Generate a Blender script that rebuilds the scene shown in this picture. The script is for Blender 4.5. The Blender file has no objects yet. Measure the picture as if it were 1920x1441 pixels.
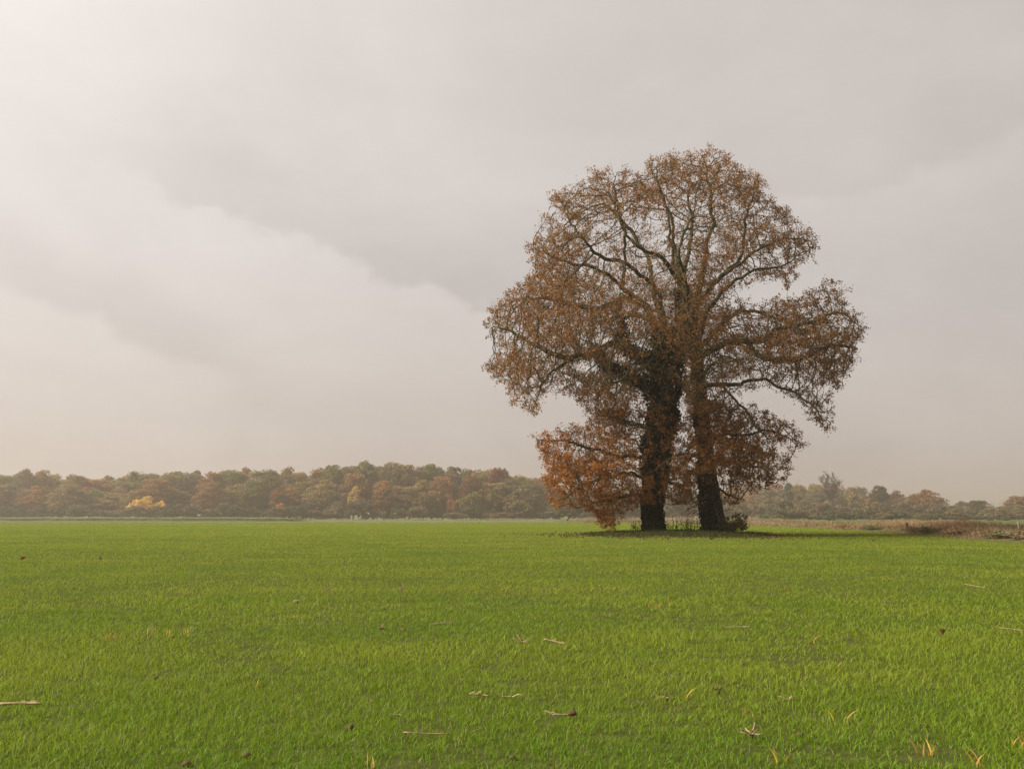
import bpy, math, random
import numpy as np
from mathutils import Vector, kdtree

# ------------------------------------------------------------------ camera, sky, sun, exposure
random.seed(7)
rng = np.random.default_rng(7)
scn = bpy.context.scene
COL = scn.collection
F = 1867.0                      # focal length in photo pixels (1920 wide)
EYE = 1.30
PITCH = math.atan(241.5 / F)
cam_d = bpy.data.cameras.new('camera')
cam_d.sensor_width = 36.0
cam_d.lens = 36.0 * F / 1920.0
cam_d.clip_start = 0.05
cam_d.clip_end = 6000
cam = bpy.data.objects.new('camera', cam_d)
cam.location = (0, 0, EYE)
cam.rotation_euler = (math.pi / 2 + PITCH, 0, 0)
COL.objects.link(cam)
scn.camera = cam

EXPOSURE = 2.65
scn.view_settings.view_transform = 'Standard'
scn.view_settings.look = 'None'
scn.view_settings.exposure = EXPOSURE
scn.view_settings.gamma = 1.0
scn.view_settings.use_curve_mapping = False

SUN_AZ, SUN_EL = math.radians(-92), math.radians(38)
sd = bpy.data.lights.new('sun', 'SUN')
sd.energy = 1.5
sd.angle = math.radians(38)
sd.color = (1.0, 0.93, 0.82)
sun = bpy.data.objects.new('sun', sd)
sdir = Vector((math.sin(SUN_AZ) * math.cos(SUN_EL), math.cos(SUN_AZ) * math.cos(SUN_EL), math.sin(SUN_EL)))
sun.rotation_euler = (-sdir).to_track_quat('-Z', 'Y').to_euler()
sun.location = (-40, 30, 60)
COL.objects.link(sun)


def build_world():
    w = bpy.data.worlds.new('World')
    scn.world = w
    w.use_nodes = True
    nt = w.node_tree
    nt.nodes.clear()
    N, L = nt.nodes, nt.links

    def val(x):
        n = N.new('ShaderNodeValue'); n.outputs[0].default_value = x
        return n.outputs[0]

    def m(op, a, b=0.0, c=0.0):
        n = N.new('ShaderNodeMath'); n.operation = op
        for i, x in enumerate((a, b, c)):
            if isinstance(x, (int, float)):
                n.inputs[i].default_value = x
            else:
                L.new(x, n.inputs[i])
        return n.outputs[0]

    def sstep(x, lo, hi):
        n = N.new('ShaderNodeMapRange'); n.interpolation_type = 'SMOOTHSTEP'
        L.new(x, n.inputs[0])
        n.inputs[1].default_value = lo; n.inputs[2].default_value = hi
        n.inputs[3].default_value = 0; n.inputs[4].default_value = 1
        return n.outputs[0]

    def noise(vec, scale, detail, rough=0.5, dist=0.0):
        n = N.new('ShaderNodeTexNoise'); n.inputs['Scale'].default_value = scale
        n.inputs['Detail'].default_value = detail; n.inputs['Roughness'].default_value = rough
        n.inputs['Distortion'].default_value = dist
        L.new(vec, n.inputs['Vector'])
        return m('SUBTRACT', n.outputs['Fac'], 0.5)

    tc = N.new('ShaderNodeTexCoord')
    sx = N.new('ShaderNodeSeparateXYZ'); L.new(tc.outputs['Generated'], sx.inputs[0])
    az = m('ARCTAN2', sx.outputs[0], sx.outputs[1])
    el = m('ARCSINE', sx.outputs[2])
    # cloud space: direction, stretched sideways
    cv = N.new('ShaderNodeMapping'); cv.inputs['Scale'].default_value = (1.0, 1.0, 2.4)
    L.new(tc.outputs['Generated'], cv.inputs['Vector'])
    cvec = cv.outputs[0]
    big = noise(cvec, 2.3, 4, 0.5, 0.6)
    mid = noise(cvec, 6.0, 6, 0.55, 0.3)
    fine = noise(cvec, 22.0, 6, 0.6)
    cv2 = N.new('ShaderNodeMapping'); cv2.inputs['Scale'].default_value = (1.0, 1.0, 1.4)
    L.new(tc.outputs['Generated'], cv2.inputs['Vector'])
    puff = noise(cv2.outputs[0], 10.0, 4, 0.55, 0.25)
    # glow of the sun behind the cloud sheet
    dp = N.new('ShaderNodeVectorMath'); dp.operation = 'DOT_PRODUCT'
    L.new(tc.outputs['Generated'], dp.inputs[0])
    ga, ge = math.radians(-38), math.radians(35)
    dp.inputs[1].default_value = (math.sin(ga) * math.cos(ge), math.cos(ga) * math.cos(ge), math.sin(ge))
    ang = m('ARCCOSINE', m('MINIMUM', dp.outputs['Value'], 0.9999))
    glow = m('EXPONENT', m('MULTIPLY', m('POWER', m('DIVIDE', ang, 0.37), 1.2), -1.0))
    B = m('ADD', m('MULTIPLY', glow, 0.53), 0.53)
    B = m('ADD', B, m('MULTIPLY', big, 0.16))
    B = m('ADD', B, m('MULTIPLY', mid, 0.085))
    B = m('ADD', B, m('MULTIPLY', m('ABSOLUTE', puff), 0.07))
    B = m('ADD', B, m('MULTIPLY', fine, 0.022))

    def bank(az0, el0, az1, el1, amp, fade, bump):
        """cloud bank: its billowy upper edge runs from (az0,el0) to (az1,el1); the sky just above it is greyer"""
        k = (el1 - el0) / (az1 - az0)
        line = m('ADD', m('MULTIPLY', m('SUBTRACT', az, az0), k), el0)
        h = m('SUBTRACT', el, line)
        h = m('ADD', h, m('MULTIPLY', mid, bump * 0.8))
        h = m('SUBTRACT', h, m('ADD', m('MULTIPLY', m('ABSOLUTE', puff), bump * 0.75), m('MULTIPLY', m('ABSOLUTE', fine), bump * 0.4)))
        edge = m('MULTIPLY', sstep(h, -0.006, 0.012), m('SUBTRACT', 1.0, sstep(h, 0.012, fade)))
        under = m('MULTIPLY', sstep(h, -0.16, -0.004), m('SUBTRACT', 1.0, sstep(h, -0.012, 0.012)))
        wdt = az1 - az0
        mask = m('MULTIPLY', sstep(az, az0 - 0.3 * wdt, az0 + 0.15 * wdt),
                 m('SUBTRACT', 1.0, sstep(az, az1 - 0.05 * wdt, az1 + 0.5 * wdt)))
        return m('MULTIPLY', m('SUBTRACT', m('MULTIPLY', under, amp * 0.25), m('MULTIPLY', edge, amp)), mask)

    R = math.radians
    B = m('ADD', B, bank(R(-19.5), R(16.4), R(-2.0), R(11.2), 0.072, 0.15, 0.12))
    B = m('ADD', B, bank(R(-28.0), R(11.4), R(-18.0), R(7.6), 0.060, 0.09, 0.08))
    B = m('ADD', B, bank(R(14.0), R(16.5), R(30.0), R(19.0), 0.035, 0.10, 0.10))
    # darker, warmer towards the horizon
    low = m('SUBTRACT', 1.0, sstep(el, 0.0, 0.30))
    B = m('SUBTRACT', B, m('MULTIPLY', low, 0.06))
    ramp = N.new('ShaderNodeMix'); ramp.data_type = 'RGBA'
    warm = m('MINIMUM', m('MAXIMUM', m('DIVIDE', m('SUBTRACT', B, 0.46), 0.36), 0.0), 1.0)
    warm = m('MULTIPLY', m('ADD', warm, m('SUBTRACT', 1.0, low)), 0.5)
    L.new(warm, ramp.inputs[0])
    ramp.inputs[6].default_value = (1.125, 0.985, 0.895, 1)
    ramp.inputs[7].default_value = (1.072, 0.994, 0.918, 1)
    mul = N.new('ShaderNodeVectorMath'); mul.operation = 'SCALE'
    L.new(ramp.outputs[2], mul.inputs[0])
    L.new(m('DIVIDE', m('MAXIMUM', B, 0.05), 2 ** EXPOSURE), mul.inputs['Scale'])
    sky = N.new('ShaderNodeTexSky'); sky.sky_type = 'NISHITA'; sky.sun_disc = False
    sky.sun_elevation = SUN_EL; sky.sun_rotation = SUN_AZ
    sky.dust_density = 4.0; sky.air_density = 1.0
    bg_cloud = N.new('ShaderNodeBackground'); L.new(mul.outputs[0], bg_cloud.inputs[0])
    bg_sky = N.new('ShaderNodeBackground'); L.new(sky.outputs[0], bg_sky.inputs[0])
    bg_sky.inputs[1].default_value = 0.05
    mix = N.new('ShaderNodeMixShader'); mix.inputs[0].default_value = 0.95
    L.new(bg_sky.outputs[0], mix.inputs[1]); L.new(bg_cloud.outputs[0], mix.inputs[2])
    out = N.new('ShaderNodeOutputWorld'); L.new(mix.outputs[0], out.inputs[0])
    w.cycles.sampling_method = 'MANUAL'
    w.cycles.sample_map_resolution = 512


build_world()
scn.render.engine = 'CYCLES'
scn.cycles.max_bounces = 6
scn.cycles.diffuse_bounces = 3
scn.cycles.transmission_bounces = 4
scn.cycles.volume_bounces = 1

# ------------------------------------------------------------------ helpers
def ray(px, py):
    dx, dy = (px - 960) / F, (720.5 - py) / F
    c, s = math.cos(PITCH), math.sin(PITCH)
    return dx, c - dy * s, s + dy * c


def at(px, py, Y):
    """the point of the pixel's line of sight that lies Y metres out"""
    d = ray(px, py)
    t = Y / d[1]
    return np.array((d[0] * t, Y, EYE + d[2] * t))


def vnoise(x, y, scale, seed=0):
    """value noise, vectorised, 0..1"""
    x = np.asarray(x, float) / scale; y = np.asarray(y, float) / scale
    g = np.random.default_rng(1000 + seed).random((256, 256))
    xi, yi = np.floor(x).astype(int), np.floor(y).astype(int)
    fx, fy = x - xi, y - yi
    fx = fx * fx * (3 - 2 * fx); fy = fy * fy * (3 - 2 * fy)
    a = g[xi % 256, yi % 256]; b = g[(xi + 1) % 256, yi % 256]
    c = g[xi % 256, (yi + 1) % 256]; d = g[(xi + 1) % 256, (yi + 1) % 256]
    return (a * (1 - fx) + b * fx) * (1 - fy) + (c * (1 - fx) + d * fx) * fy


def sst(x, a, b):
    t = np.clip((np.asarray(x, float) - a) / (b - a), 0, 1)
    return t * t * (3 - 2 * t)


OAK_Y = 60.7
MOUND = (9.6, 59.0, 5.6, 6.2)          # x, y, rx, ry of the unploughed patch round the oaks


def mound_r(x, y):
    return np.hypot((np.asarray(x) - MOUND[0]) / MOUND[2], (np.asarray(y) - MOUND[1]) / MOUND[3])


# field's right-hand border (x as a function of y)
VB_Y = np.array([0, 35, 43, 60, 87, 115, 150, 190, 230, 300.])
VB_X = np.array([18.5, 20.3, 22, 24.3, 27, 29, 27, 17, 8, 2.])


def verge_edge(y):
    return np.interp(y, VB_Y, VB_X)


def gz(x, y):
    x = np.asarray(x, float); y = np.asarray(y, float)
    z = -1.6 * np.clip((y - 80) / 340, 0, 1)
    z = z + 0.05 * (vnoise(x, y, 9, 1) - 0.5) + 0.03 * (vnoise(x, y, 2.3, 2) - 0.5)
    z = z + 0.22 * np.clip(1 - mound_r(x, y), 0, 1) ** 0.7 * 1.0
    # the verge on the right: a low uneven bank
    e = x - verge_edge(y)
    band = sst(e, 0.2, 2.0) * (1 - sst(e, 9, 14)) * (1 - sst(y, 190, 240))
    z = z + band * (0.22 + 0.5 * (vnoise(x, y, 6, 3) - 0.35))
    # shallow drain across the far end of the field
    z = z - 0.35 * np.exp(-((y - 192) / 1.6) ** 2) * (x < 20)
    return z


def on_ground(px, py):
    d = np.array(ray(px, py))
    lo, hi = 2.0, 600.0
    for _ in range(60):
        t = (lo + hi) / 2
        p = np.array((0, 0, EYE)) + d * t
        if p[2] > float(gz(p[0], p[1])):
            lo = t
        else:
            hi = t
    return p


def mesh(name, verts, faces, cols=None, smooth=False, mats=None):
    """faces: list of int arrays (n,k), each block with its own k"""
    me = bpy.data.meshes.new(name)
    verts = np.asarray(verts, np.float32)
    me.vertices.add(len(verts)); me.vertices.foreach_set('co', verts.ravel())
    faces = [np.asarray(f, np.int32) for f in faces if len(f)]
    nl = sum(f.size for f in faces); nf = sum(len(f) for f in faces)
    me.loops.add(nl); me.polygons.add(nf)
    me.loops.foreach_set('vertex_index', np.concatenate([f.ravel() for f in faces]))
    st, off = [], 0
    for f in faces:
        st.append(off + np.arange(len(f)) * f.shape[1]); off += f.size
    me.polygons.foreach_set('loop_start', np.concatenate(st).astype(np.int32))
    if smooth:
        me.polygons.foreach_set('use_smooth', np.ones(nf, bool))
    if cols is not None:
        a = me.color_attributes.new('tint', 'FLOAT_COLOR', 'POINT')
        c = np.ones((len(verts), 4), np.float32); c[:, :3] = cols
        a.data.foreach_set('color', c.ravel())
    me.update(calc_edges=True)
    me.validate()
    return me


def obj(name, me, mat=None, parent=None, kind=None, label=None, cat=None, group=None):
    o = bpy.data.objects.new(name, me)
    COL.objects.link(o)
    if mat is not None and me is not None and not me.materials:
        me.materials.append(mat)
    if parent is not None:
        o.parent = parent
    tag(o, label, cat, group, kind)
    return o


def tag(o, label=None, cat=None, group=None, kind=None):
    for k, v in (('label', label), ('category', cat), ('group', group), ('kind', kind)):
        if v:
            o[k] = v


def empty(name, loc, label, cat, group=None):
    o = bpy.data.objects.new(name, None)
    o.empty_display_size = 0.3
    COL.objects.link(o); o.location = loc
    tag(o, label, cat, group)
    return o


def unit(v):
    v = np.asarray(v, float)
    n = np.linalg.norm(v, axis=-1, keepdims=True)
    return v / np.maximum(n, 1e-9)


def rand_dirs(n):
    return unit(rng.normal(size=(n, 3)))


def leaves_mesh(name, pos, axis, length, width, cols, fold=0.35):
    """n folded leaves: four corners, two triangles each"""
    n = len(pos)
    side = unit(np.cross(axis, rand_dirs(n)))
    nor = np.cross(axis, side)
    L_, W_ = length[:, None], width[:, None]
    v = np.empty((n, 4, 3))
    v[:, 0] = pos - axis * L_ * 0.5
    v[:, 1] = pos + side * W_ * 0.5 + nor * W_ * fold * 0.5 + axis * L_ * 0.08
    v[:, 2] = pos + axis * L_ * 0.5 - nor * L_ * 0.12
    v[:, 3] = pos - side * W_ * 0.5 + nor * W_ * fold * 0.5 + axis * L_ * 0.08
    i = np.arange(n)[:, None] * 4
    f = np.concatenate([i + np.array([[0, 1, 2]]), i + np.array([[0, 2, 3]])])
    return mesh(name, v.reshape(-1, 3), [f], np.repeat(cols, 4, axis=0))


def frustums(p0, p1, r0, r1, sides, bump=0.0):
    """separate tapered tubes p0->p1 (arrays)"""
    n = len(p0)
    a = unit(p1 - p0)
    ref = np.where(np.abs(a[:, 2:3]) < 0.9, np.array([[0, 0, 1.0]]), np.array([[1.0, 0, 0]]))
    u = unit(np.cross(a, ref)); w = np.cross(a, u)
    th = np.arange(sides) / sides * 2 * math.pi
    ring = np.cos(th)[None, :, None] * u[:, None] + np.sin(th)[None, :, None] * w[:, None]
    v = np.concatenate([p0[:, None] + ring * r0[:, None, None], p1[:, None] + ring * r1[:, None, None]], axis=1)
    b = np.arange(n)[:, None] * (2 * sides)
    k = np.arange(sides); k2 = (k + 1) % sides
    q = np.stack([k, k2, k2 + sides, k + sides], axis=1)
    f = (b[:, :, None] + q[None].reshape(1, sides, 4)).reshape(-1, 4)
    return v.reshape(-1, 3), f


def tube(pts, rad, sides=8, seed=0, bump=0.0, cap=True):
    """one continuous tube along a polyline"""
    pts = np.asarray(pts, float); rad = np.asarray(rad, float)
    t = unit(np.gradient(pts, axis=0))
    u = np.array([1.0, 0, 0]) if abs(t[0][0]) < 0.9 else np.array([0, 0, 1.0])
    V = []
    th = np.arange(sides) / sides * 2 * math.pi
    for i in range(len(pts)):
        u = unit(u - t[i] * np.dot(u, t[i])); w = np.cross(t[i], u)
        rr = rad[i] * np.ones(sides)
        if bump:
            rr = rr * (1 + bump * (vnoise(th * 1.3 + 20 * np.cos(th) * 0.05, np.full(sides, i * 0.35), 0.6, seed) - 0.5)
                       + bump * 0.8 * np.cos(th * 5 + seed + i * 0.05) * 0.3)
        V.append(pts[i] + (np.cos(th) * rr)[:, None] * u + (np.sin(th) * rr)[:, None] * w)
    V = np.concatenate(V)
    n = len(pts); k = np.arange(sides); k2 = (k + 1) % sides
    fs = [np.stack([k + i * sides, k2 + i * sides, k2 + (i + 1) * sides, k + (i + 1) * sides], 1) for i in range(n - 1)]
    f4 = np.concatenate(fs)
    f3 = np.zeros((0, 3), int)
    if cap:
        V = np.concatenate([V, [pts[0], pts[-1]]]); c0 = n * sides
        f3 = np.concatenate([np.stack([k2, k, np.full(sides, c0)], 1),
                             np.stack([k + (n - 1) * sides, k2 + (n - 1) * sides, np.full(sides, c0 + 1)], 1)])
    return V, f4, f3


def join(parts):
    """parts: (V, [faces...]) -> one V, faces"""
    Vs, Fs, off = [], {}, 0
    for V, fl in parts:
        for f in fl:
            if len(f):
                Fs.setdefault(f.shape[1], []).append(np.asarray(f) + off)
        Vs.append(V); off += len(V)
    return np.concatenate(Vs), [np.concatenate(v) for v in Fs.values()]


def resample(pts, step):
    pts = np.asarray(pts, float)
    # Catmull-Rom through the points
    out = []
    P = np.vstack([2 * pts[0] - pts[1], pts, 2 * pts[-1] - pts[-2]])
    for i in range(1, len(P) - 2):
        for t in np.linspace(0, 1, 12, endpoint=False):
            a, b, c, d = P[i - 1], P[i], P[i + 1], P[i + 2]
            out.append(0.5 * ((2 * b) + (-a + c) * t + (2 * a - 5 * b + 4 * c - d) * t ** 2 + (-a + 3 * b - 3 * c + d) * t ** 3))
    out.append(pts[-1]); out = np.array(out)
    s = np.r_[0, np.cumsum(np.linalg.norm(np.diff(out, axis=0), axis=1))]
    n = max(2, int(round(s[-1] / step)) + 1)
    q = np.linspace(0, s[-1], n)
    return np.stack([np.interp(q, s, out[:, k]) for k in range(3)], 1), q / s[-1]


# ------------------------------------------------------------------ materials
def mat_new(name):
    m = bpy.data.materials.new(name); m.use_nodes = True
    m.node_tree.nodes.clear()
    return m, m.node_tree.nodes, m.node_tree.links


def leaf_material(name, color=None, trans=0.35, rough=0.7, gain=1.0, objcol=False, spec=0.0):
    m, N, L = mat_new(name)
    if color is None:
        a = N.new('ShaderNodeAttribute'); a.attribute_name = 'tint'; src = a.outputs['Color']
    else:
        c = N.new('ShaderNodeRGB'); c.outputs[0].default_value = (*color, 1); src = c.outputs[0]
    if objcol:
        oi = N.new('ShaderNodeObjectInfo')
        mx = N.new('ShaderNodeMix'); mx.data_type = 'RGBA'; mx.blend_type = 'MULTIPLY'; mx.inputs[0].default_value = 1
        L.new(src, mx.inputs[6]); L.new(oi.outputs['Color'], mx.inputs[7]); src = mx.outputs[2]
    d = N.new('ShaderNodeBsdfPrincipled'); d.inputs['Roughness'].default_value = rough
    d.inputs['Specular IOR Level'].default_value = spec
    L.new(src, d.inputs['Base Color'])
    t = N.new('ShaderNodeBsdfTranslucent'); L.new(src, t.inputs['Color'])
    mix = N.new('ShaderNodeMixShader'); mix.inputs[0].default_value = trans
    L.new(d.outputs[0], mix.inputs[1]); L.new(t.outputs[0], mix.inputs[2])
    o = N.new('ShaderNodeOutputMaterial'); L.new(mix.outputs[0], o.inputs[0])
    return m


def rough_material(name, c1, c2, scale, rough=0.95, bump=0.3, c3=None, dist=0.02, detail=8):
    m, N, L = mat_new(name)
    tc = N.new('ShaderNodeTexCoord')
    n = N.new('ShaderNodeTexNoise'); n.inputs['Scale'].default_value = scale
    n.inputs['Detail'].default_value = detail; n.inputs['Roughness'].default_value = 0.62
    L.new(tc.outputs['Object'], n.inputs['Vector'])
    r = N.new('ShaderNodeValToRGB'); e = r.color_ramp.elements
    e[0].position = 0.32; e[0].color = (*c1, 1); e[1].position = 0.68; e[1].color = (*c2, 1)
    if c3 is not None:
        x = e.new(0.5); x.color = (*c3, 1)
    L.new(n.outputs['Fac'], r.inputs[0])
    d = N.new('ShaderNodeBsdfPrincipled'); d.inputs['Roughness'].default_value = rough
    d.inputs['Specular IOR Level'].default_value = 0.1
    L.new(r.outputs[0], d.inputs['Base Color'])
    b = N.new('ShaderNodeBump'); b.inputs['Strength'].default_value = bump; b.inputs['Distance'].default_value = dist
    L.new(n.outputs['Fac'], b.inputs['Height']); L.new(b.outputs[0], d.inputs['Normal'])
    o = N.new('ShaderNodeOutputMaterial'); L.new(d.outputs[0], o.inputs[0])
    return m


def ground_material():
    m, N, L = mat_new('field_soil_and_meadow')
    tc = N.new('ShaderNodeTexCoord')
    at_ = N.new('ShaderNodeAttribute'); at_.attribute_name = 'tint'
    n = N.new('ShaderNodeTexNoise'); n.inputs['Scale'].default_value = 6.0; n.inputs['Detail'].default_value = 10
    n.inputs['Roughness'].default_value = 0.65
    L.new(tc.outputs['Object'], n.inputs['Vector'])
    r = N.new('ShaderNodeMapRange'); r.inputs[1].default_value = 0.25; r.inputs[2].default_value = 0.75
    r.inputs[3].default_value = 0.55; r.inputs[4].default_value = 1.45
    L.new(n.outputs['Fac'], r.inputs[0])
    s = N.new('ShaderNodeVectorMath'); s.operation = 'SCALE'
    L.new(at_.outputs['Color'], s.inputs[0]); L.new(r.outputs[0], s.inputs['Scale'])
    d = N.new('ShaderNodeBsdfPrincipled'); d.inputs['Roughness'].default_value = 1.0
    d.inputs['Specular IOR Level'].default_value = 0.0
    L.new(s.outputs[0], d.inputs['Base Color'])
    b = N.new('ShaderNodeBump'); b.inputs['Strength'].default_value = 0.6; b.inputs['Distance'].default_value = 0.03
    L.new(n.outputs['Fac'], b.inputs['Height']); L.new(b.outputs[0], d.inputs['Normal'])
    o = N.new('ShaderNodeOutputMaterial'); L.new(d.outputs[0], o.inputs[0])
    return m


M_GROUND = ground_material()
M_WHEAT = leaf_material('young_wheat_blade', trans=0.45, rough=0.55, spec=0.15)
M_DRY = leaf_material('dry_grass_blade', trans=0.3)
M_OAKLEAF = leaf_material('withered_oak_leaf', trans=0.35)
M_FAR = leaf_material('distant_autumn_foliage', trans=0.25, objcol=True)
M_IVY = leaf_material('ivy_leaf', trans=0.05, rough=0.5, spec=0.12)
M_BARK = rough_material('mossy_oak_bark', (0.014, 0.012, 0.009), (0.062, 0.054, 0.034), 9.0, c3=(0.032, 0.027, 0.018), bump=0.8, dist=0.04)
M_LIMB = rough_material('mossy_limb_bark', (0.034, 0.027, 0.018), (0.110, 0.112, 0.042), 3.0, c3=(0.062, 0.054, 0.030), bump=0.5)
M_TWIG = rough_material('twig_bark', (0.050, 0.036, 0.022), (0.12, 0.095, 0.050), 5.0, bump=0.2)
M_FARBARK = rough_material('distant_bark', (0.07, 0.055, 0.04), (0.12, 0.10, 0.075), 2.0, bump=0.2)
M_LITTER = rough_material('leaf_litter_soil', (0.040, 0.034, 0.018), (0.095, 0.068, 0.036), 14.0, c3=(0.055, 0.066, 0.022), bump=0.8)
M_STALK = rough_material('dry_maize_stalk', (0.17, 0.12, 0.065), (0.36, 0.27, 0.155), 22.0, bump=0.3, dist=0.003)
M_CLOD = rough_material('earth_clod', (0.055, 0.030, 0.018), (0.14, 0.085, 0.05), 25.0, bump=0.8, dist=0.01)
M_STONE = rough_material('pale_stone', (0.14, 0.115, 0.075), (0.27, 0.22, 0.15), 30.0, bump=0.4, dist=0.005)
M_POST = rough_material('weathered_post_wood', (0.10, 0.080, 0.06), (0.20, 0.16, 0.12), 12.0, bump=0.6, dist=0.01)
M_DARKPOST = rough_material('dark_post_wood', (0.03, 0.025, 0.02), (0.07, 0.055, 0.045), 12.0, bump=0.6, dist=0.01)

# ------------------------------------------------------------------ ground
def build_ground():
    s = np.linspace(-1, 1, 181)
    xs = np.sinh(s * 5.2) / math.sinh(5.2) * 1500
    yn = np.concatenate([np.linspace(-1500, -60, 12), np.linspace(-40, 2, 8), np.linspace(3.0, 40, 110),
                         np.linspace(41, 110, 70), np.linspace(112, 240, 70), np.linspace(245, 620, 50), np.linspace(660, 1500, 14)])
    X, Y = np.meshgrid(xs, yn)
    Z = gz(X, Y)
    V = np.stack([X, Y, Z], -1).reshape(-1, 3)
    nx, ny = len(xs), len(yn)
    i = (np.arange(ny - 1)[:, None] * nx + np.arange(nx - 1)[None]).ravel()
    f = np.stack([i, i + 1, i + nx + 1, i + nx], 1)
    x, y = V[:, 0], V[:, 1]
    soil = np.array([0.054, 0.060, 0.017]); green = np.array([0.080, 0.098, 0.022])
    meadow = np.array([0.105, 0.125, 0.048]); verge = np.array([0.12, 0.095, 0.050])
    k = sst(y, 10, 70)[:, None] * 0.8
    c = soil * (1 - k) + green * k
    e = x - verge_edge(y)
    mz = sst(np.maximum((y - 188) / 8, 0) + (e > 12), 0.2, 1.0)[:, None]
    c = c * (1 - mz) + meadow * mz * (0.9 + 0.2 * vnoise(x, y, 30, 5)[:, None])
    vz = (sst(e, 0, 1) * (1 - sst(e, 10, 14)) * (y < 230))[:, None]
    c = c * (1 - vz) + verge * vz
    obj('ground', mesh('ground', V, [f], c, smooth=True), M_GROUND, kind='structure')


build_ground()


def build_bank():
    """long grassy bank in front of the wood"""
    n = 90
    t = np.linspace(0, 1, n)
    x = -260 + t * (at(592, 970, 300)[0] + 260)
    y = 300 + 6 * np.sin(t * 4)
    prof = [(-5.0, -0.25), (-3.6, 0.25), (-2.6, 0.78), (-1.2, 1.08), (1.5, 1.2), (6, 1.15), (9.5, 0.4), (12, -0.3)]
    V = []
    for i in range(n):
        k = min(1, (1 - t[i]) * 18 + 0.03)
        for j, (dy, h) in enumerate(prof):
            hh = h * k if h > 0 else h
            yy = y[i] + dy + (vnoise(x[i] + 300, j * 7.0, 5, 9) - 0.5) * 0.9
            V.append((x[i], yy, float(gz(x[i], yy)) + hh + (vnoise(x[i], j * 9.0, 3, 8) - 0.5) * 0.22 * (h > 0)))
    V = np.array(V); m_ = len(prof)
    i = (np.arange(n - 1)[:, None] * m_ + np.arange(m_ - 1)[None]).ravel()
    f = np.stack([i, i + 1, i + m_ + 1, i + m_], 1)
    j = np.tile(np.arange(m_), n)
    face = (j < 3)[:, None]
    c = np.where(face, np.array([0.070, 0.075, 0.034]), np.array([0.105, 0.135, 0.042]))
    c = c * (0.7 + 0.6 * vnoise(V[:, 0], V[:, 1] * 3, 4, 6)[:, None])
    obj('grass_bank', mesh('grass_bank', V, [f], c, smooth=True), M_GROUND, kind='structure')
    # rough grass hanging over its front face
    nb = 9000
    bx = rng.uniform(-255, at(590, 970, 300)[0] - 1, nb); by = 296.2 + rng.uniform(0, 1.6, nb) + 6 * np.sin((bx + 260) / (at(592, 970, 300)[0] + 260) * 4)
    bz = gz(bx, by) + rng.uniform(0.05, 0.75, nb)
    dark = rng.random((nb, 1))
    col = np.array([0.05, 0.06, 0.026]) * (1 - dark) + np.array([0.13, 0.125, 0.055]) * dark
    V, fs, c = blades(bx, by, bz, rng.uniform(0.25, 0.5, nb), rng.uniform(0.10, 0.22, nb), col, 1)
    obj('bank_grass', mesh('bank_grass', V, fs, c), M_DRY, kind='stuff', label='rough dark grass along the front of the low bank', cat='grass')


def blades(x, y, z, h, w, col, seg, bend=0.35):
    """grass blades: seg quads and a tip triangle"""
    n = len(x)
    az = rng.uniform(0, 2 * math.pi, n)
    side = np.stack([np.cos(az), np.sin(az), np.zeros(n)], 1)
    lean_a = rng.uniform(0, 2 * math.pi, n)
    lean = np.stack([np.cos(lean_a), np.sin(lean_a), np.zeros(n)], 1) * (rng.uniform(0.05, 1, n) ** 1.3 * bend)[:, None]
    base = np.stack([x, y, z], 1)
    H = h[:, None]; W = w[:, None] * 0.5
    rows = []
    up = np.array([0, 0, 1.0])
    for k in range(seg):
        t = k / seg
        c = base + up * H * t * (1 - 0.15 * t) + lean * H * t * t * 1.6
        ww = W * (1 - 0.25 * t)
        rows += [c - side * ww, c + side * ww]
    tip = base + up * H * 0.85 + lean * H * 1.6
    rows.append(tip)
    k = len(rows)
    V = np.stack(rows, 1).reshape(-1, 3)
    b = np.arange(n)[:, None] * k
    fs = []
    if seg > 1:
        q = np.array([[2 * s, 2 * s + 1, 2 * s + 3, 2 * s + 2] for s in range(seg - 1)])
        fs.append((b[:, :, None] + q[None]).reshape(-1, 4))
    fs.append(b + np.array([[2 * seg - 2, 2 * seg - 1, 2 * seg]]))
    return V, fs, np.repeat(col, k, axis=0)


build_bank()


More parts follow.
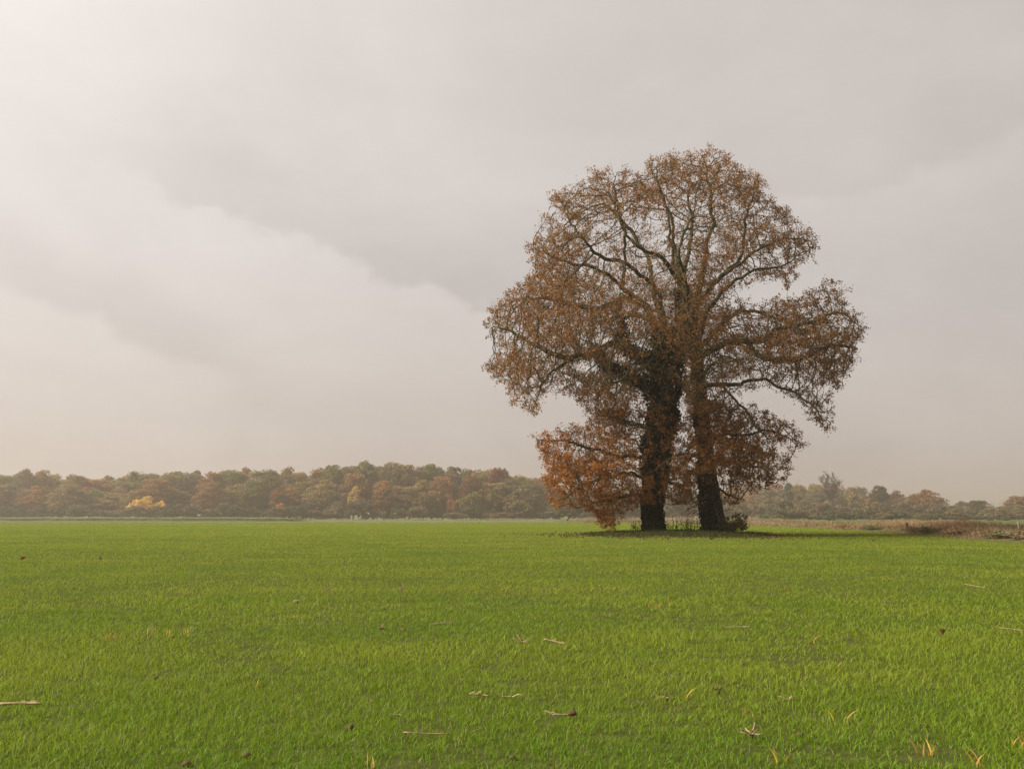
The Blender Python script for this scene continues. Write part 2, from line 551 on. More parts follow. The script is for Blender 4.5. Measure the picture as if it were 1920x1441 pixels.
def build_wheat():
    parts, cols = [], []
    bands = [(3.0, 6, 2), (6, 16, 2), (16, 45, 1), (45, 90, 1), (90, 190.5, 1)]
    for d0, d1, seg in bands:
        dm = np.linspace(d0, d1, 60)
        dens = 2700 * np.minimum(1, (6.0 / dm) ** 1.7)
        wid = 1.18 * dm + 9
        cum = np.r_[0, np.cumsum((dens * wid)[:-1] * np.diff(dm))]
        n = int(cum[-1])
        y = np.interp(rng.random(n) * cum[-1], cum, dm)
        x = (rng.random(n) - 0.5) * (1.18 * y + 9)
        # thin patches where soil shows
        thin = 0.55 * vnoise(x, y, 0.22, 11) + 0.45 * vnoise(x, y * 0.6, 1.1, 12)
        near = 1 - sst(y, 8, 30)
        keep = rng.random(n) < np.clip(1.0 - near * 1.05 * sst(thin, 0.65, 0.85), 0.30, 1)
        keep &= (x < verge_edge(y) - 0.1 + 0.7 * (vnoise(x, y, 2.5, 14) - 0.5)) & (mound_r(x, y) > 0.48 + 0.50 * vnoise(x, y, 1.0, 17) + 0.25 * rng.random(n))
        x, y, thin = x[keep], y[keep], thin[keep]; n = len(x)
        v = 0.45 * vnoise(x, y, 1.4, 15) + 0.3 * vnoise(x * 0.25, y, 3.0, 16) + 0.25 * vnoise(y - 0.10 * x, x * 0.03, 0.7, 18)
        h = (0.040 + 0.038 * rng.random(n)) * (0.75 + 0.5 * v) * (1.0 - 0.25 * sst(thin, 0.45, 0.7))
        h = h * (1 + 0.15 * sst(y, 40, 120))
        w = (0.0040 + 0.0027 * rng.random(n)) * np.maximum(1, (y / 8) ** 0.80)
        g1 = np.array([0.122, 0.214, 0.011]); g2 = np.array([0.262, 0.298, 0.025]); g3 = np.array([0.26, 0.22, 0.055])
        a = np.clip(rng.random(n) * 0.45 + 1.15 * (v - 0.33) + 0.30 * sst(y, 8, 70), 0, 1)[:, None]  # far blades yellower and brighter: translucency and haze put into the colour
        c = g1 * (1 - a) + g2 * a
        tan = (rng.random(n) < 0.022)[:, None]
        c = np.where(tan, g3, c)
        V, fs, cc = blades(x, y, gz(x, y) - 0.004, h, w, c, seg, 0.95)
        parts.append((V, fs)); cols.append(cc)
    V, fs = join(parts)
    obj('winter_wheat', mesh('winter_wheat', V, fs, np.concatenate(cols)), M_WHEAT, kind='stuff',
        label='short green winter wheat covering the whole field', cat='crop')


build_wheat()


def build_litter():
    """unploughed patch under the oaks"""
    nr, ns = 16, 72
    V = [(MOUND[0], MOUND[1], float(gz(MOUND[0], MOUND[1])) + 0.02)]
    for i in range(1, nr + 1):
        for j in range(ns):
            a = j / ns * 2 * math.pi
            r = i / nr * (0.95 + 0.13 * math.sin(a * 3 + 1) + 0.08 * math.sin(a * 7) + 0.06 * math.sin(a * 13 + 2))
            x = MOUND[0] + MOUND[2] * r * math.cos(a); y = MOUND[1] + MOUND[3] * r * math.sin(a)
            V.append((x, y, float(gz(x, y)) + 0.07 * (1 - 1.7 * (i / nr) ** 2) + 0.10 * (float(vnoise(x, y, 0.7, 21)) - 0.5)))
    f3 = [(0, 1 + j, 1 + (j + 1) % ns) for j in range(ns)]
    f4 = [(1 + i * ns + j, 1 + (i + 1) * ns + j, 1 + (i + 1) * ns + (j + 1) % ns, 1 + i * ns + (j + 1) % ns)
          for i in range(nr - 1) for j in range(ns)]
    obj('tree_mound', mesh('tree_mound', V, [np.array(f3), np.array(f4)], smooth=True), M_LITTER, kind='structure')
    # fallen oak leaves
    n = 9000
    a = rng.uniform(0, 2 * math.pi, n); r = np.abs(rng.normal(0, 0.62, n))
    x = MOUND[0] + MOUND[2] * r * np.cos(a); y = MOUND[1] + MOUND[3] * r * np.sin(a)
    ax = rand_dirs(n); ax[:, 2] *= 0.3; ax = unit(ax)
    t = rng.random((n, 1))
    c = np.array([0.060, 0.036, 0.020]) * (1 - t) + np.array([0.15, 0.085, 0.045]) * t
    pos = np.stack([x, y, gz(x, y) + 0.05 + 0.02 * rng.random(n)], 1)
    obj('fallen_leaves', leaves_mesh('fallen_leaves', pos, ax, rng.uniform(0.09, 0.15, n), rng.uniform(0.06, 0.1, n), c), M_OAKLEAF,
        kind='stuff', label='brown fallen oak leaves lying on the mound under the oaks', cat='leaves')
    # dark weeds and coarse grass on the mound
    n = 12000
    a = rng.uniform(0, 2 * math.pi, n); r = np.sqrt(rng.random(n))
    x = MOUND[0] + MOUND[2] * r * np.cos(a); y = MOUND[1] + MOUND[3] * r * np.sin(a)
    k = vnoise(x, y, 1.1, 22) > 0.30
    x, y, r = x[k], y[k], r[k]; n = len(x)
    t = rng.random((n, 1))
    c = np.array([0.028, 0.046, 0.012]) * (1 - t) + np.array([0.075, 0.085, 0.028]) * t
    V, fs, cc = blades(x, y, gz(x, y) + 0.03, rng.uniform(0.05, 0.22, n) * (0.55 + 0.9 * vnoise(x, y, 0.8, 23)), rng.uniform(0.015, 0.04, n), c, 2, 0.7)
    obj('mound_weeds', mesh('mound_weeds', V, fs, cc), M_DRY, kind='stuff', label='dark coarse weeds on the mound round the oak trunks', cat='weeds')


build_litter()

# ------------------------------------------------------------------ the two oaks
def poly_inside(p, poly):
    x, y = p[:, 0], p[:, 1]
    inside = np.zeros(len(p), bool); dist = np.full(len(p), 1e9)
    n = len(poly)
    for i in range(n):
        (x0, y0), (x1, y1) = poly[i], poly[(i + 1) % n]
        c = ((y0 > y) != (y1 > y))
        xi = (x1 - x0) * (y - y0) / ((y1 - y0) if y1 != y0 else 1e-9) + x0
        inside ^= c & (x < xi)
        dx, dy = x1 - x0, y1 - y0
        t = np.clip(((x - x0) * dx + (y - y0) * dy) / (dx * dx + dy * dy), 0, 1)
        dist = np.minimum(dist, np.hypot(x - x0 - t * dx, y - y0 - t * dy))
    return inside, dist


CROWN = [(1325, 272), (1368, 284), (1387, 316), (1418, 326), (1440, 345), (1446, 374), (1482, 388), (1500, 415), (1520, 432),
         (1534, 464), (1512, 488), (1486, 492), (1482, 520), (1455, 528), (1420, 520), (1392, 532), (1378, 552), (1392, 572),
         (1430, 566), (1470, 552), (1500, 545), (1538, 532), (1560, 513), (1572, 535), (1592, 545), (1594, 572), (1620, 592),
         (1636, 630), (1612, 655), (1602, 692), (1580, 716), (1572, 745), (1564, 772), (1556, 812), (1530, 800), (1512, 772),
         (1490, 748), (1462, 738), (1430, 738), (1400, 732), (1375, 745), (1345, 790), (1290, 800), (1200, 800), (1110, 795),
         (1100, 768), (1070, 750), (1045, 732), (1022, 742), (998, 787), (984, 770), (958, 757), (952, 735), (938, 712),
         (912, 702), (909, 686), (922, 660), (906, 600), (925, 574), (945, 560), (964, 535), (990, 515), (998, 492),
         (982, 465), (1003, 430), (1010, 400), (1030, 368), (1055, 350), (1086, 343), (1102, 324), (1150, 310), (1200, 317),
         (1208, 294), (1260, 284), (1296, 290)]
SKIRT = [(1112, 780), (1092, 803), (1058, 797), (1030, 806), (996, 815), (996, 836), (1024, 868), (1020, 900), (1030, 948),
         (1062, 950), (1110, 962), (1130, 995), (1152, 992), (1168, 962), (1200, 955), (1262, 945), (1285, 972), (1312, 962),
         (1375, 958), (1392, 945), (1388, 926), (1425, 917), (1472, 906), (1492, 870), (1510, 842), (1502, 815), (1476, 790),
         (1440, 765), (1400, 758), (1365, 752), (1300, 745), (1200, 745)]
HOLES = [(1428, 548, 34, 16), (1275, 772, 15, 20), (1135, 640, 16, 12), (1095, 560, 18, 8), (1120, 462, 16, 12), (1225, 405, 13, 12),
         (1100, 505, 18, 6), (1180, 610, 16, 12), (1335, 690, 8, 14), (1395, 640, 12, 8), (1420, 700, 18, 8), (1500, 655, 14, 8),
         (1255, 855, 12, 10), (1285, 470, 10, 10), (1335, 468, 10, 12), (1395, 545, 20, 14), (1060, 845, 12, 8), (1150, 905, 16, 6),
         (1110, 690, 30, 9), (1185, 420, 10, 14), (1300, 800, 8, 12)]


# looser parts of the crown: the open fan of limbs high up, and round the ivy-covered trunk
OPEN = [(1290, 450, 185, 85, 0.42), (1170, 470, 110, 70, 0.6), (1238, 785, 62, 80, 0.16), (1225, 690, 75, 50, 0.40), (1228, 900, 45, 60, 0.5), (1440, 690, 90, 45, 0.6), (1385, 560, 60, 60, 0.5)]


def attractors():
    out = []
    def fill(poly, n, R, shell, depth0, dmax=1e9):
        xs = [p[0] for p in poly]; ys = [p[1] for p in poly]
        got = []
        tot = 0
        while tot < n:
            p = np.stack([rng.uniform(min(xs), max(xs), 8000), rng.uniform(min(ys), max(ys), 8000)], 1)
            ins, e = poly_inside(p, poly)
            p, e = p[ins], e[ins]
            e2 = np.minimum(e, R)
            H = np.minimum(np.sqrt(e2 * (2 * R - e2)), dmax)         # half depth in px
            u = rng.uniform(-1, 1, len(p))
            # thin out: uniform in volume
            k = rng.random(len(p)) < (H + 12) / (min(R, dmax) + 12)
            q = np.abs(u)
            edge = np.minimum(e / R * 1.6, 1) * (1 - q ** 3)         # 0 at the surface, 1 deep inside
            k &= rng.random(len(p)) < (1 - shell * sst(edge, 0.25, 0.75))
            for hx, hy, rx, ry in HOLES:
                k &= ~((((p[:, 0] - hx) / rx) ** 2 + ((p[:, 1] - hy) / ry) ** 2 < 1) & (np.abs(u * H) < 400))
            for hx, hy, rx, ry, pr in OPEN:
                k &= ~((((p[:, 0] - hx) / rx) ** 2 + ((p[:, 1] - hy) / ry) ** 2 < 1) & (rng.random(len(p)) > pr))
            p, u, H = p[k], u[k], H[k]
            dep = depth0 + u * H / (F / OAK_Y)
            s = np.array([at(a, b, OAK_Y + d) for (a, b), d in zip(p, dep)])
            nz = 0.5 * vnoise(s[:, 0] + s[:, 1] * 0.6, s[:, 2] - s[:, 1] * 0.5, 1.6, 31) + 0.5 * vnoise(s[:, 0] - s[:, 1] * 0.8, s[:, 2] + s[:, 1] * 0.3, 0.9, 32)
            s = s[nz > 0.40]
            got.append(s); tot += len(s)
        out.append(np.concatenate(got)[:n])
    fill(CROWN, 19000, 300, 0.60, 0.0)
    fill(SKIRT, 6500, 130, 0.15, -0.6)
    return np.concatenate(out), np.r_[np.full(len(out[0]), 1), np.full(len(out[1]), 2)]


TRUNKS = {
    'L': dict(pts=[(1225, 1004, 0), (1224, 985, 0), (1224, 950, 0), (1226, 900, 0), (1232, 840, 0), (1240, 780, 0), (1246, 720, 0), (1249, 670, 0), (1247, 615, 0)],
              r=[0.72, 0.53, 0.47, 0.46, 0.46, 0.45, 0.43, 0.40, 0.30]),
    'R': dict(pts=[(1344, 1003, -.4), (1341, 985, -.4), (1336, 950, -.4), (1329, 900, -.4), (1317, 800, -.3), (1308, 700, -.2), (1303, 630, -.1), (1302, 566, 0)],
              r=[0.92, 0.70, 0.60, 0.53, 0.47, 0.42, 0.37, 0.28]),
}
LIMBS = [
    ('L', .22, .03, [(1248, 655, 0), (1215, 665, -.5), (1185, 660, -1.2), (1150, 653, -1.8), (1110, 668, -2.4), (1075, 672, -2.8), (1045, 662, -3), (1005, 640, -3), (960, 625, -2.5), (925, 612, -2)]),
    ('L', .10, .02, [(1075, 672, -2.8), (1050, 692, -3.2), (1025, 715, -3.6), (1008, 745, -3.8), (997, 775, -4)]),
    ('L', .20, .03, [(1247, 630, 0), (1225, 600, .5), (1205, 575, 1), (1180, 555, 1.5), (1150, 565, 2), (1115, 580, 2), (1080, 575, 2), (1030, 560, 2.3), (975, 560, 2.5)]),
    ('L', .15, .03, [(1190, 560, 1.3), (1165, 535, 1), (1140, 515, .5), (1110, 497, 0), (1070, 492, 0), (1030, 478, 0), (1002, 466, 0)]),
    ('L', .14, .02, [(1165, 535, 1), (1172, 490, 0), (1168, 440, -1), (1160, 395, -1.5), (1150, 345, -2)]),
    ('L', .19, .03, [(1247, 618, 0), (1238, 580, 0), (1225, 545, -1), (1205, 520, -2), (1170, 492, -3), (1130, 480, -3.5), (1095, 445, -4), (1062, 402, -4)]),
    ('L', .16, .03, [(1244, 605, 0), (1220, 540, 2), (1215, 480, 3), (1192, 455, 3.5), (1170, 430, 4), (1132, 382, 4)]),
    ('L', .16, .03, [(1248, 650, 0), (1220, 605, 3), (1180, 590, 6), (1110, 600, 8)]),
    ('L', .15, .03, [(1247, 690, 0), (1228, 688, -2.0), (1208, 692, -3), (1185, 705, -5), (1140, 720, -7)]),
    ('L', .27, .05, [(1248, 700, 0), (1277, 655, .3), (1278, 595, .5), (1271, 540, .6), (1262, 500, .8), (1256, 440, 1), (1250, 390, 1.2)]),
    ('L', .15, .10, [(1236, 735, 0), (1195, 712, -.6), (1160, 694, -.9), (1130, 680, -1.1), (1123, 652, -1.1)]),
    ('L', .16, .08, [(1246, 690, 0), (1200, 668, -.2), (1172, 648, -.3), (1166, 622, -.3), (1161, 593, -.3)]),
    ('R', .22, .03, [(1302, 576, 0), (1290, 546, 0), (1272, 530, 0), (1255, 505, -.5), (1240, 486, -1), (1210, 470, -1.2), (1182, 450, -1.4), (1165, 420, -1.5), (1142, 362, -1.5)]),
    ('R', .21, .03, [(1302, 570, 0), (1312, 538, 0), (1320, 495, .3), (1327, 450, .5), (1339, 412, .5), (1331, 370, .5), (1325, 312, .5)]),
    ('R', .20, .03, [(1303, 572, 0), (1335, 535, 1), (1355, 512, 1.5), (1378, 485, 2), (1388, 455, 2), (1392, 410, 2), (1414, 362, 2)]),
    ('R', .14, .02, [(1355, 512, 1.5), (1395, 490, 1), (1430, 462, .5), (1470, 445, 0), (1506, 446, 0)]),
    ('R', .21, .03, [(1305, 650, -.1), (1330, 592, -1), (1345, 555, -1.5), (1365, 530, -2), (1400, 512, -2.5), (1440, 505, -3), (1480, 490, -3), (1512, 470, -3)]),
    ('R', .25, .03, [(1306, 672, -.2), (1340, 650, -1), (1370, 636, -1.5), (1400, 641, -2), (1435, 635, -2.5), (1458, 617, -3), (1482, 612, -3), (1520, 600, -3), (1570, 590, -3), (1610, 610, -3)]),
    ('R', .12, .02, [(1400, 641, -2), (1425, 662, -2), (1480, 668, -2), (1520, 660, -2), (1552, 645, -2), (1592, 652, -2)]),
    ('R', .17, .02, [(1310, 724, -.2), (1345, 719, -1), (1385, 717, -2), (1430, 706, -3), (1465, 722, -3.5), (1495, 733, -3.7), (1525, 760, -4), (1546, 802, -4)]),
    ('R', .10, .02, [(1352, 718, -1.2), (1372, 745, -1.8), (1390, 766, -2.4), (1412, 800, -3), (1440, 822, -3)]),
    ('R', .15, .03, [(1280, 537, 0), (1268, 500, .6), (1262, 450, 1), (1258, 410, 1), (1236, 352, 1), (1230, 315, 1)]),
    ('R', .16, .03, [(1302, 585, 0), (1284, 535, 2), (1285, 480, 4), (1295, 420, 5), (1290, 360, 5)]),
    ('R', .15, .03, [(1304, 645, 0), (1290, 600, -3), (1292, 540, -5), (1282, 480, -6), (1300, 400, -5)]),
    ('R', .16, .03, [(1304, 660, 0), (1350, 605, 4), (1410, 585, 6), (1480, 605, 7)]),
    ('R', .14, .03, [(1308, 705, 0), (1340, 682, -4), (1390, 672, -6.5), (1430, 682, -8)]),
    ('L', .08, .02, [(1226, 900, 0), (1180, 890, -1), (1130, 900, -2), (1080, 920, -2.5), (1040, 940, -2.5)]),
    ('L', .08, .02, [(1230, 855, 0), (1170, 850, -1), (1110, 835, -2), (1050, 825, -2), (1010, 826, -2)]),
    ('L', .06, .02, [(1224, 925, 0), (1180, 930, -.6), (1130, 938, -1), (1080, 952, -1)]),
    ('L', .07, .02, [(1236, 815, 0), (1200, 800, -2), (1160, 782, -3), (1120, 778, -4)]),
    ('R', .09, .02, [(1322, 835, -.3), (1370, 820, -1), (1430, 810, -2), (1482, 822, -2)]),
    ('R', .08, .02, [(1326, 872, -.3), (1370, 870, -1), (1420, 880, -1.5), (1466, 900, -2)]),
    ('R', .05, .02, [(1331, 912, -.3), (1360, 925, .5), (1385, 936, 1)]),
    ('L', .06, .02, [(1227, 895, 0), (1270, 910, 1), (1302, 935, 2)]),
    ('R', .07, .02, [(1322, 850, -.3), (1290, 850, -1.5), (1250, 862, -2.5), (1222, 885, -3)]),
]


def build_oaks():
    P, par, tree, limb, rmin = [], [], [], [], []
    trunk_path = {}
    for t in 'LR':
        pts = np.array([at(a, b, OAK_Y + d) for a, b, d in TRUNKS[t]['pts']])
        pts[0, 2] = float(gz(pts[0, 0], pts[0, 1])) - 0.15
        q, s = resample(pts, 0.3)
        rr = np.interp(s, np.linspace(0, 1, len(TRUNKS[t]['r'])), TRUNKS[t]['r'])
        sl = np.r_[0, np.cumsum(np.linalg.norm(np.diff(pts, axis=0), axis=1))]; sl /= sl[-1]
        rr = np.interp(s, sl, TRUNKS[t]['r'])
        trunk_path[t] = (q, rr)
        last = -1
        for i in range(len(q)):
            P.append(q[i]); par.append(last); tree.append(t); limb.append(-1); rmin.append(rr[i]); last = len(P) - 1
    for li, (t, r0, r1, px) in enumerate(LIMBS):
        pts = np.array([at(a, b, OAK_Y + d) for a, b, d in px])
        # start on the nearest node of the same tree
        idx = [i for i in range(len(P)) if tree[i] == t]
        dd = np.linalg.norm(np.array([P[i] for i in idx]) - pts[0], axis=1)
        a = idx[int(np.argmin(dd))]
        pts[0] = P[a]
        q, s = resample(pts, 0.3)
        wob = np.cumsum(rng.normal(0, 0.06, q.shape), axis=0); wob -= s[:, None] * wob[-1]
        q = q + wob * np.minimum(1, s * 6)[:, None]
        last = a
        for i in range(1, len(q)):
            P.append(q[i]); par.append(last); tree.append(t); limb.append(li); rmin.append(r0 + (r1 - r0) * s[i] ** 0.8)
            last = len(P) - 1
    n_guide = len(P)
    # ---- space colonisation of the crown volume
    A, acls = attractors()
    SK0 = len(LIMBS) - 9
    cls = [0 if limb[i] == -1 or LIMBS[limb[i]][3][0][:2] == (1352, 718) else (2 if limb[i] >= SK0 else 1) for i in range(len(P))]
    step, infl, kill = 0.28, 3.2, 0.37
    near_d = np.full(len(A), 1e9); near_i = np.full(len(A), -1)
    can = np.array([not (limb[i] == -1 and P[i][2] < 1.6) for i in range(len(P))])

    def update(ids):
        for c_ in (1, 2):
            sub = [i for i in ids if cls[i] in (0, c_)]
            if not sub:
                continue
            kd = kdtree.KDTree(len(sub))
            for i in sub:
                kd.insert(P[i], i)
            kd.balance()
            for k in np.nonzero(alive & (acls == c_))[0]:
                _, i, d = kd.find(A[k])
                if d < near_d[k]:
                    near_d[k] = d; near_i[k] = i
    alive = np.ones(len(A), bool)
    update([i for i in range(len(P)) if can[i]])
    spawn = {}
    for it in range(70):
        alive &= near_d > kill
        act = np.nonzero(alive & (near_d < (infl if it > 6 else 6.0)))[0]
        if len(act) == 0:
            break
        ni = near_i[act]
        un, inv = np.unique(ni, return_inverse=True)
        vec = unit(A[act] - np.array(P)[ni])
        sm = np.zeros((len(un), 3)); np.add.at(sm, inv, vec)
        new = []
        for j, i in enumerate(un):
            c = spawn.get(i, 0)
            if c >= 3:
                alive[act[inv == j]] = False
                continue
            spawn[i] = c + 1
            prev = P[i] - P[par[i]] if par[i] >= 0 else np.array([0, 0, 1.0])
            d = unit(sm[j]) + 0.28 * unit(prev) * (limb[i] != -1) + rng.normal(0, 0.20, 3)
            d = unit(d)
            np_ = P[i] + d * step
            dz = np_[1] * math.cos(PITCH) + (np_[2] - EYE) * math.sin(PITCH)
            pq = np.array([[960 + F * np_[0] / dz, 720.5 - F * ((np_[2] - EYE) * math.cos(PITCH) - np_[1] * math.sin(PITCH)) / dz]])
            if not (quick_inside(pq[0]) or it < 1):
                alive[act[inv == j]] = False          # no shoots bridging the open gaps between the boughs
                continue
            P.append(np_); par.append(int(i)); tree.append(tree[i]); limb.append(limb[i]); rmin.append(0.0)
            cls.append(cls[i] or int(acls[act[np.argmax(inv == j)]]))
            new.append(len(P) - 1)
        if not new:
            break
        update(new)
    P = np.array(P); par = np.array(par); rmin = np.array(rmin); limb = np.array(limb); tree = np.array(tree)
    n = len(P)
    # ---- radii by the pipe model
    ex = 2.2
    acc = np.zeros(n); nch = np.zeros(n, int); tipd = np.zeros(n, int)
    for i in range(n - 1, -1, -1):
        if nch[i] == 0:
            acc[i] = 0.0125 ** ex
        if par[i] >= 0:
            acc[par[i]] += acc[i]; nch[par[i]] += 1
            tipd[par[i]] = max(tipd[par[i]], tipd[i] + 1)
    R = np.maximum(acc ** (1 / ex), rmin)
    R = np.where(limb == -1, np.where(rmin > 0, rmin, np.minimum(R, 0.12)), np.minimum(R, 0.34))
    for i in range(n):
        if par[i] >= 0:
            R[i] = min(R[i], R[par[i]])
    print('oak nodes', n, 'guides', n_guide)

    roots = {}
    spec = {'L': ('ivy_clad_oak', 'old oak with withered brown leaves, its trunk wrapped entirely in dark ivy'),
            'R': ('leaning_oak', 'old oak with withered brown leaves and leaning, partly bare trunk, beside the ivy-wrapped oak')}
    for t in 'LR':
        q, rr = trunk_path[t]
        root = empty('oak_tree', (q[0][0], q[0][1], float(gz(q[0][0], q[0][1]))), spec[t][1], 'oak tree')
        roots[t] = root
        inv = Vector(root.location)
        off = np.array(inv)

        def add(name, me, mat, kind=None, label=None):
            return obj(name, me, mat, root, kind=kind, label=label)
        # trunk: fine continuous tube with flared, ribbed foot
        fine, s = resample(q, 0.14)
        fr = np.interp(s, np.linspace(0, 1, len(rr)), rr)
        V, f4, f3 = tube(fine - off, fr, 22, seed=5 if t == 'L' else 9, bump=0.28)
        k = np.maximum(0, 1 - (V[:, 2] / 0.9))                      # root flare
        ang = np.arctan2(V[:, 1] - (fine[0] - off)[1], V[:, 0] - (fine[0] - off)[0])
        fl = 1 + 0.22 * np.clip(k, 0, 1.1) ** 2 * (0.6 + np.cos(ang * 5 + 1.3))
        ctr = (fine[0] - off)
        V[:, 0] = ctr[0] + (V[:, 0] - ctr[0]) * np.where(k > 0, fl, 1); V[:, 1] = ctr[1] + (V[:, 1] - ctr[1]) * np.where(k > 0, fl, 1)
        add('trunk', mesh('trunk', V, [f4, f3], smooth=True), M_BARK)
        # limbs and branches
        sel = (tree == t) & (par >= 0)
        isl = limb >= 0
        thick = R > 0.022
        for li in sorted(set(limb[sel & isl])):
            e = np.nonzero(sel & (limb == li) & thick)[0]
            if len(e) == 0:
                continue
            add('limb', edge_mesh('limb', P, par, R, e, off), M_LIMB)
        e = np.nonzero(sel & ~isl & (np.arange(n) >= n_guide) & thick)[0]
        if len(e):
            add('side_branches', edge_mesh('side_branches', P, par, R, e, off), M_LIMB, kind='stuff')
        e = np.nonzero(sel & ~thick)[0]
        # fine twigs, plus short spurs that carry the leaves
        tv = [frustums(P[par[e]] - off, P[e] - off, np.minimum(R[par[e]], 0.03), R[e], 3)]
        src = np.nonzero(sel & (tipd <= 4) & (np.arange(n) >= n_guide))[0]
        sp = np.repeat(src, 3)
        dirv = unit(unit(P[sp] - P[par[sp]]) * 0.8 + rand_dirs(len(sp)) + np.array([0, 0, 0.05]))
        ln = rng.uniform(0.18, 0.48, len(sp))[:, None]
        tips = P[sp] + dirv * ln
        tv.append(frustums(P[sp] - off, tips - off, np.full(len(sp), 0.008), np.full(len(sp), 0.004), 3))
        V, fs = join([(a, [b]) for a, b in tv])
        add('twigs', mesh('twigs', V, fs), M_TWIG, kind='stuff')
        # leaves hang along the spurs and round the tips
        # foliage is fuller on the lower shoots
        low = sst(-P[sp][:, 2], -8.6, -6.4)
        thin = vnoise(P[sp][:, 0] + 0.7 * P[sp][:, 1], P[sp][:, 2] - 0.4 * P[sp][:, 1], 1.3, 41)
        tuft = np.where(rng.random(len(sp)) < 0.42, 0.25, 1.75)          # leaves hang in bunches
        S_ = P[sp]
        qx = S_[:, 0]; qy = S_[:, 1]; qz = S_[:, 2] - EYE
        cp, sn = math.cos(PITCH), math.sin(PITCH)
        dep = qy * cp + qz * sn
        pix = np.stack([960 + F * qx / dep, 720.5 - F * (qz * cp - qy * sn) / dep], 1)
        _, edge = poly_inside(pix, CROWN)
        inner = np.where(pix[:, 1] < 745, 1 - 0.52 * sst(edge, 45, 150) * (1 - 0.45 * sst(pix[:, 1], 540, 620)), 1)
        cnt = rng.poisson(np.clip((3.8 + 4.0 * low) * (0.10 + 1.75 * thin) * tuft * inner, 0.04, 14))
        rep = np.repeat(np.arange(len(sp)), cnt)
        u = rng.random(len(rep))[:, None] ** 0.6
        pos = P[sp][rep] + dirv[rep] * ln[rep] * (0.35 + 0.75 * u) + rng.normal(0, 0.075, (len(rep), 3))
        qz = pos[:, 2] - EYE; dep = pos[:, 1] * cp + qz * sn
        lx = 960 + F * pos[:, 0] / dep; ly = 720.5 - F * (qz * cp - pos[:, 1] * sn) / dep
        drop = rng.random(len(pos))
        front = pos[:, 1] < OAK_Y + 0.6
        k = ~(front & (abs(lx - np.interp(ly, [690, 760, 890], [1240, 1240, 1224])) < 44) & (ly > 690) & (ly < 885) & (drop > np.interp(ly, [690, 780, 885], [0.30, 0.35, 0.75])))
        k &= ~(front & (abs(lx - np.interp(ly, [690, 1000], [1306, 1342])) < 26) & (ly > 690) & (ly < 885) & (drop > 0.8))
        k &= ~((ly > 945) & (lx > 1195) & (lx < 1390) & (drop > 0.12)) & ~(front & (ly > 888) & (lx > 1296) & (lx < 1366) & (drop > 0.06))
        pos, rep = pos[k], rep[k]
        m_ = len(pos)
        ax = unit(dirv[rep] * 0.5 + rand_dirs(m_) + np.array([0, 0, -0.35]))
        tt = np.clip(rng.random((m_, 1)) * 0.8 + 0.35 * (vnoise(pos[:, 0] + pos[:, 1], pos[:, 2], 1.8, 42)[:, None] - 0.4), 0, 1)
        c = np.array([0.172, 0.080, 0.032]) * (1 - tt) + np.array([0.42, 0.218, 0.086]) * tt
        lowp = sst(-pos[:, 2], -9.0, -5.5)[:, None] * (0.55 + 0.45 * (t == 'L')) * (0.6 + 0.6 * vnoise(pos[:, 0], pos[:, 2], 1.2, 43)[:, None])
        red = np.array([0.25, 0.085, 0.024]) * (1 - tt) + np.array([0.47, 0.205, 0.050]) * tt
        c = c * (1 - np.clip(lowp, 0, 1)) + red * np.clip(lowp, 0, 1)
        add('crown', leaves_mesh('crown', pos - off, ax, rng.uniform(0.08, 0.155, m_), rng.uniform(0.05, 0.10, m_), c), M_OAKLEAF, kind='stuff',
            label='rust-brown withered leaves' if t == 'L' else 'faded brown withered leaves')
        print(t, 'leaves', m_)
        # ivy
        build_ivy(t, add, q, rr, P, par, R, limb, off)
    return roots


_GRID = {}


def quick_inside(p):
    if not _GRID:
        gx, gy = np.meshgrid(np.arange(880, 1680, 4), np.arange(250, 1020, 4))
        q = np.stack([gx.ravel(), gy.ravel()], 1).astype(float)
        a, da = poly_inside(q, CROWN); b, db = poly_inside(q, SKIRT)
        ok = a | b | (da < 7) | (db < 7)
        _GRID['g'] = ok.reshape(gx.shape)
    i, j = int((p[1] - 250) / 4), int((p[0] - 880) / 4)
    g = _GRID['g']
    return 0 <= i < g.shape[0] and 0 <= j < g.shape[1] and g[i, j]


def edge_mesh(name, P, par, R, e, off):
    parts = []
    for lo, hi, sides in ((0, 0.05, 5), (0.05, 0.12, 8), (0.12, 9, 12)):
        k = e[(R[e] > lo) & (R[e] <= hi)]
        if len(k):
            d = unit(P[k] - P[par[k]])
            r0 = np.minimum(R[par[k]], R[k] * 1.25)
            # run a little past each joint so that the pieces interlock
            a = P[par[k]] - d * (r0 * 0.25)[:, None]
            b = P[k] + d * (R[k] * 0.25)[:, None]
            parts.append(frustums(a - off, b - off, r0, R[k], sides))
    V, fs = join([(a, [b]) for a, b in parts])
    return mesh(name, V, fs, smooth=True)


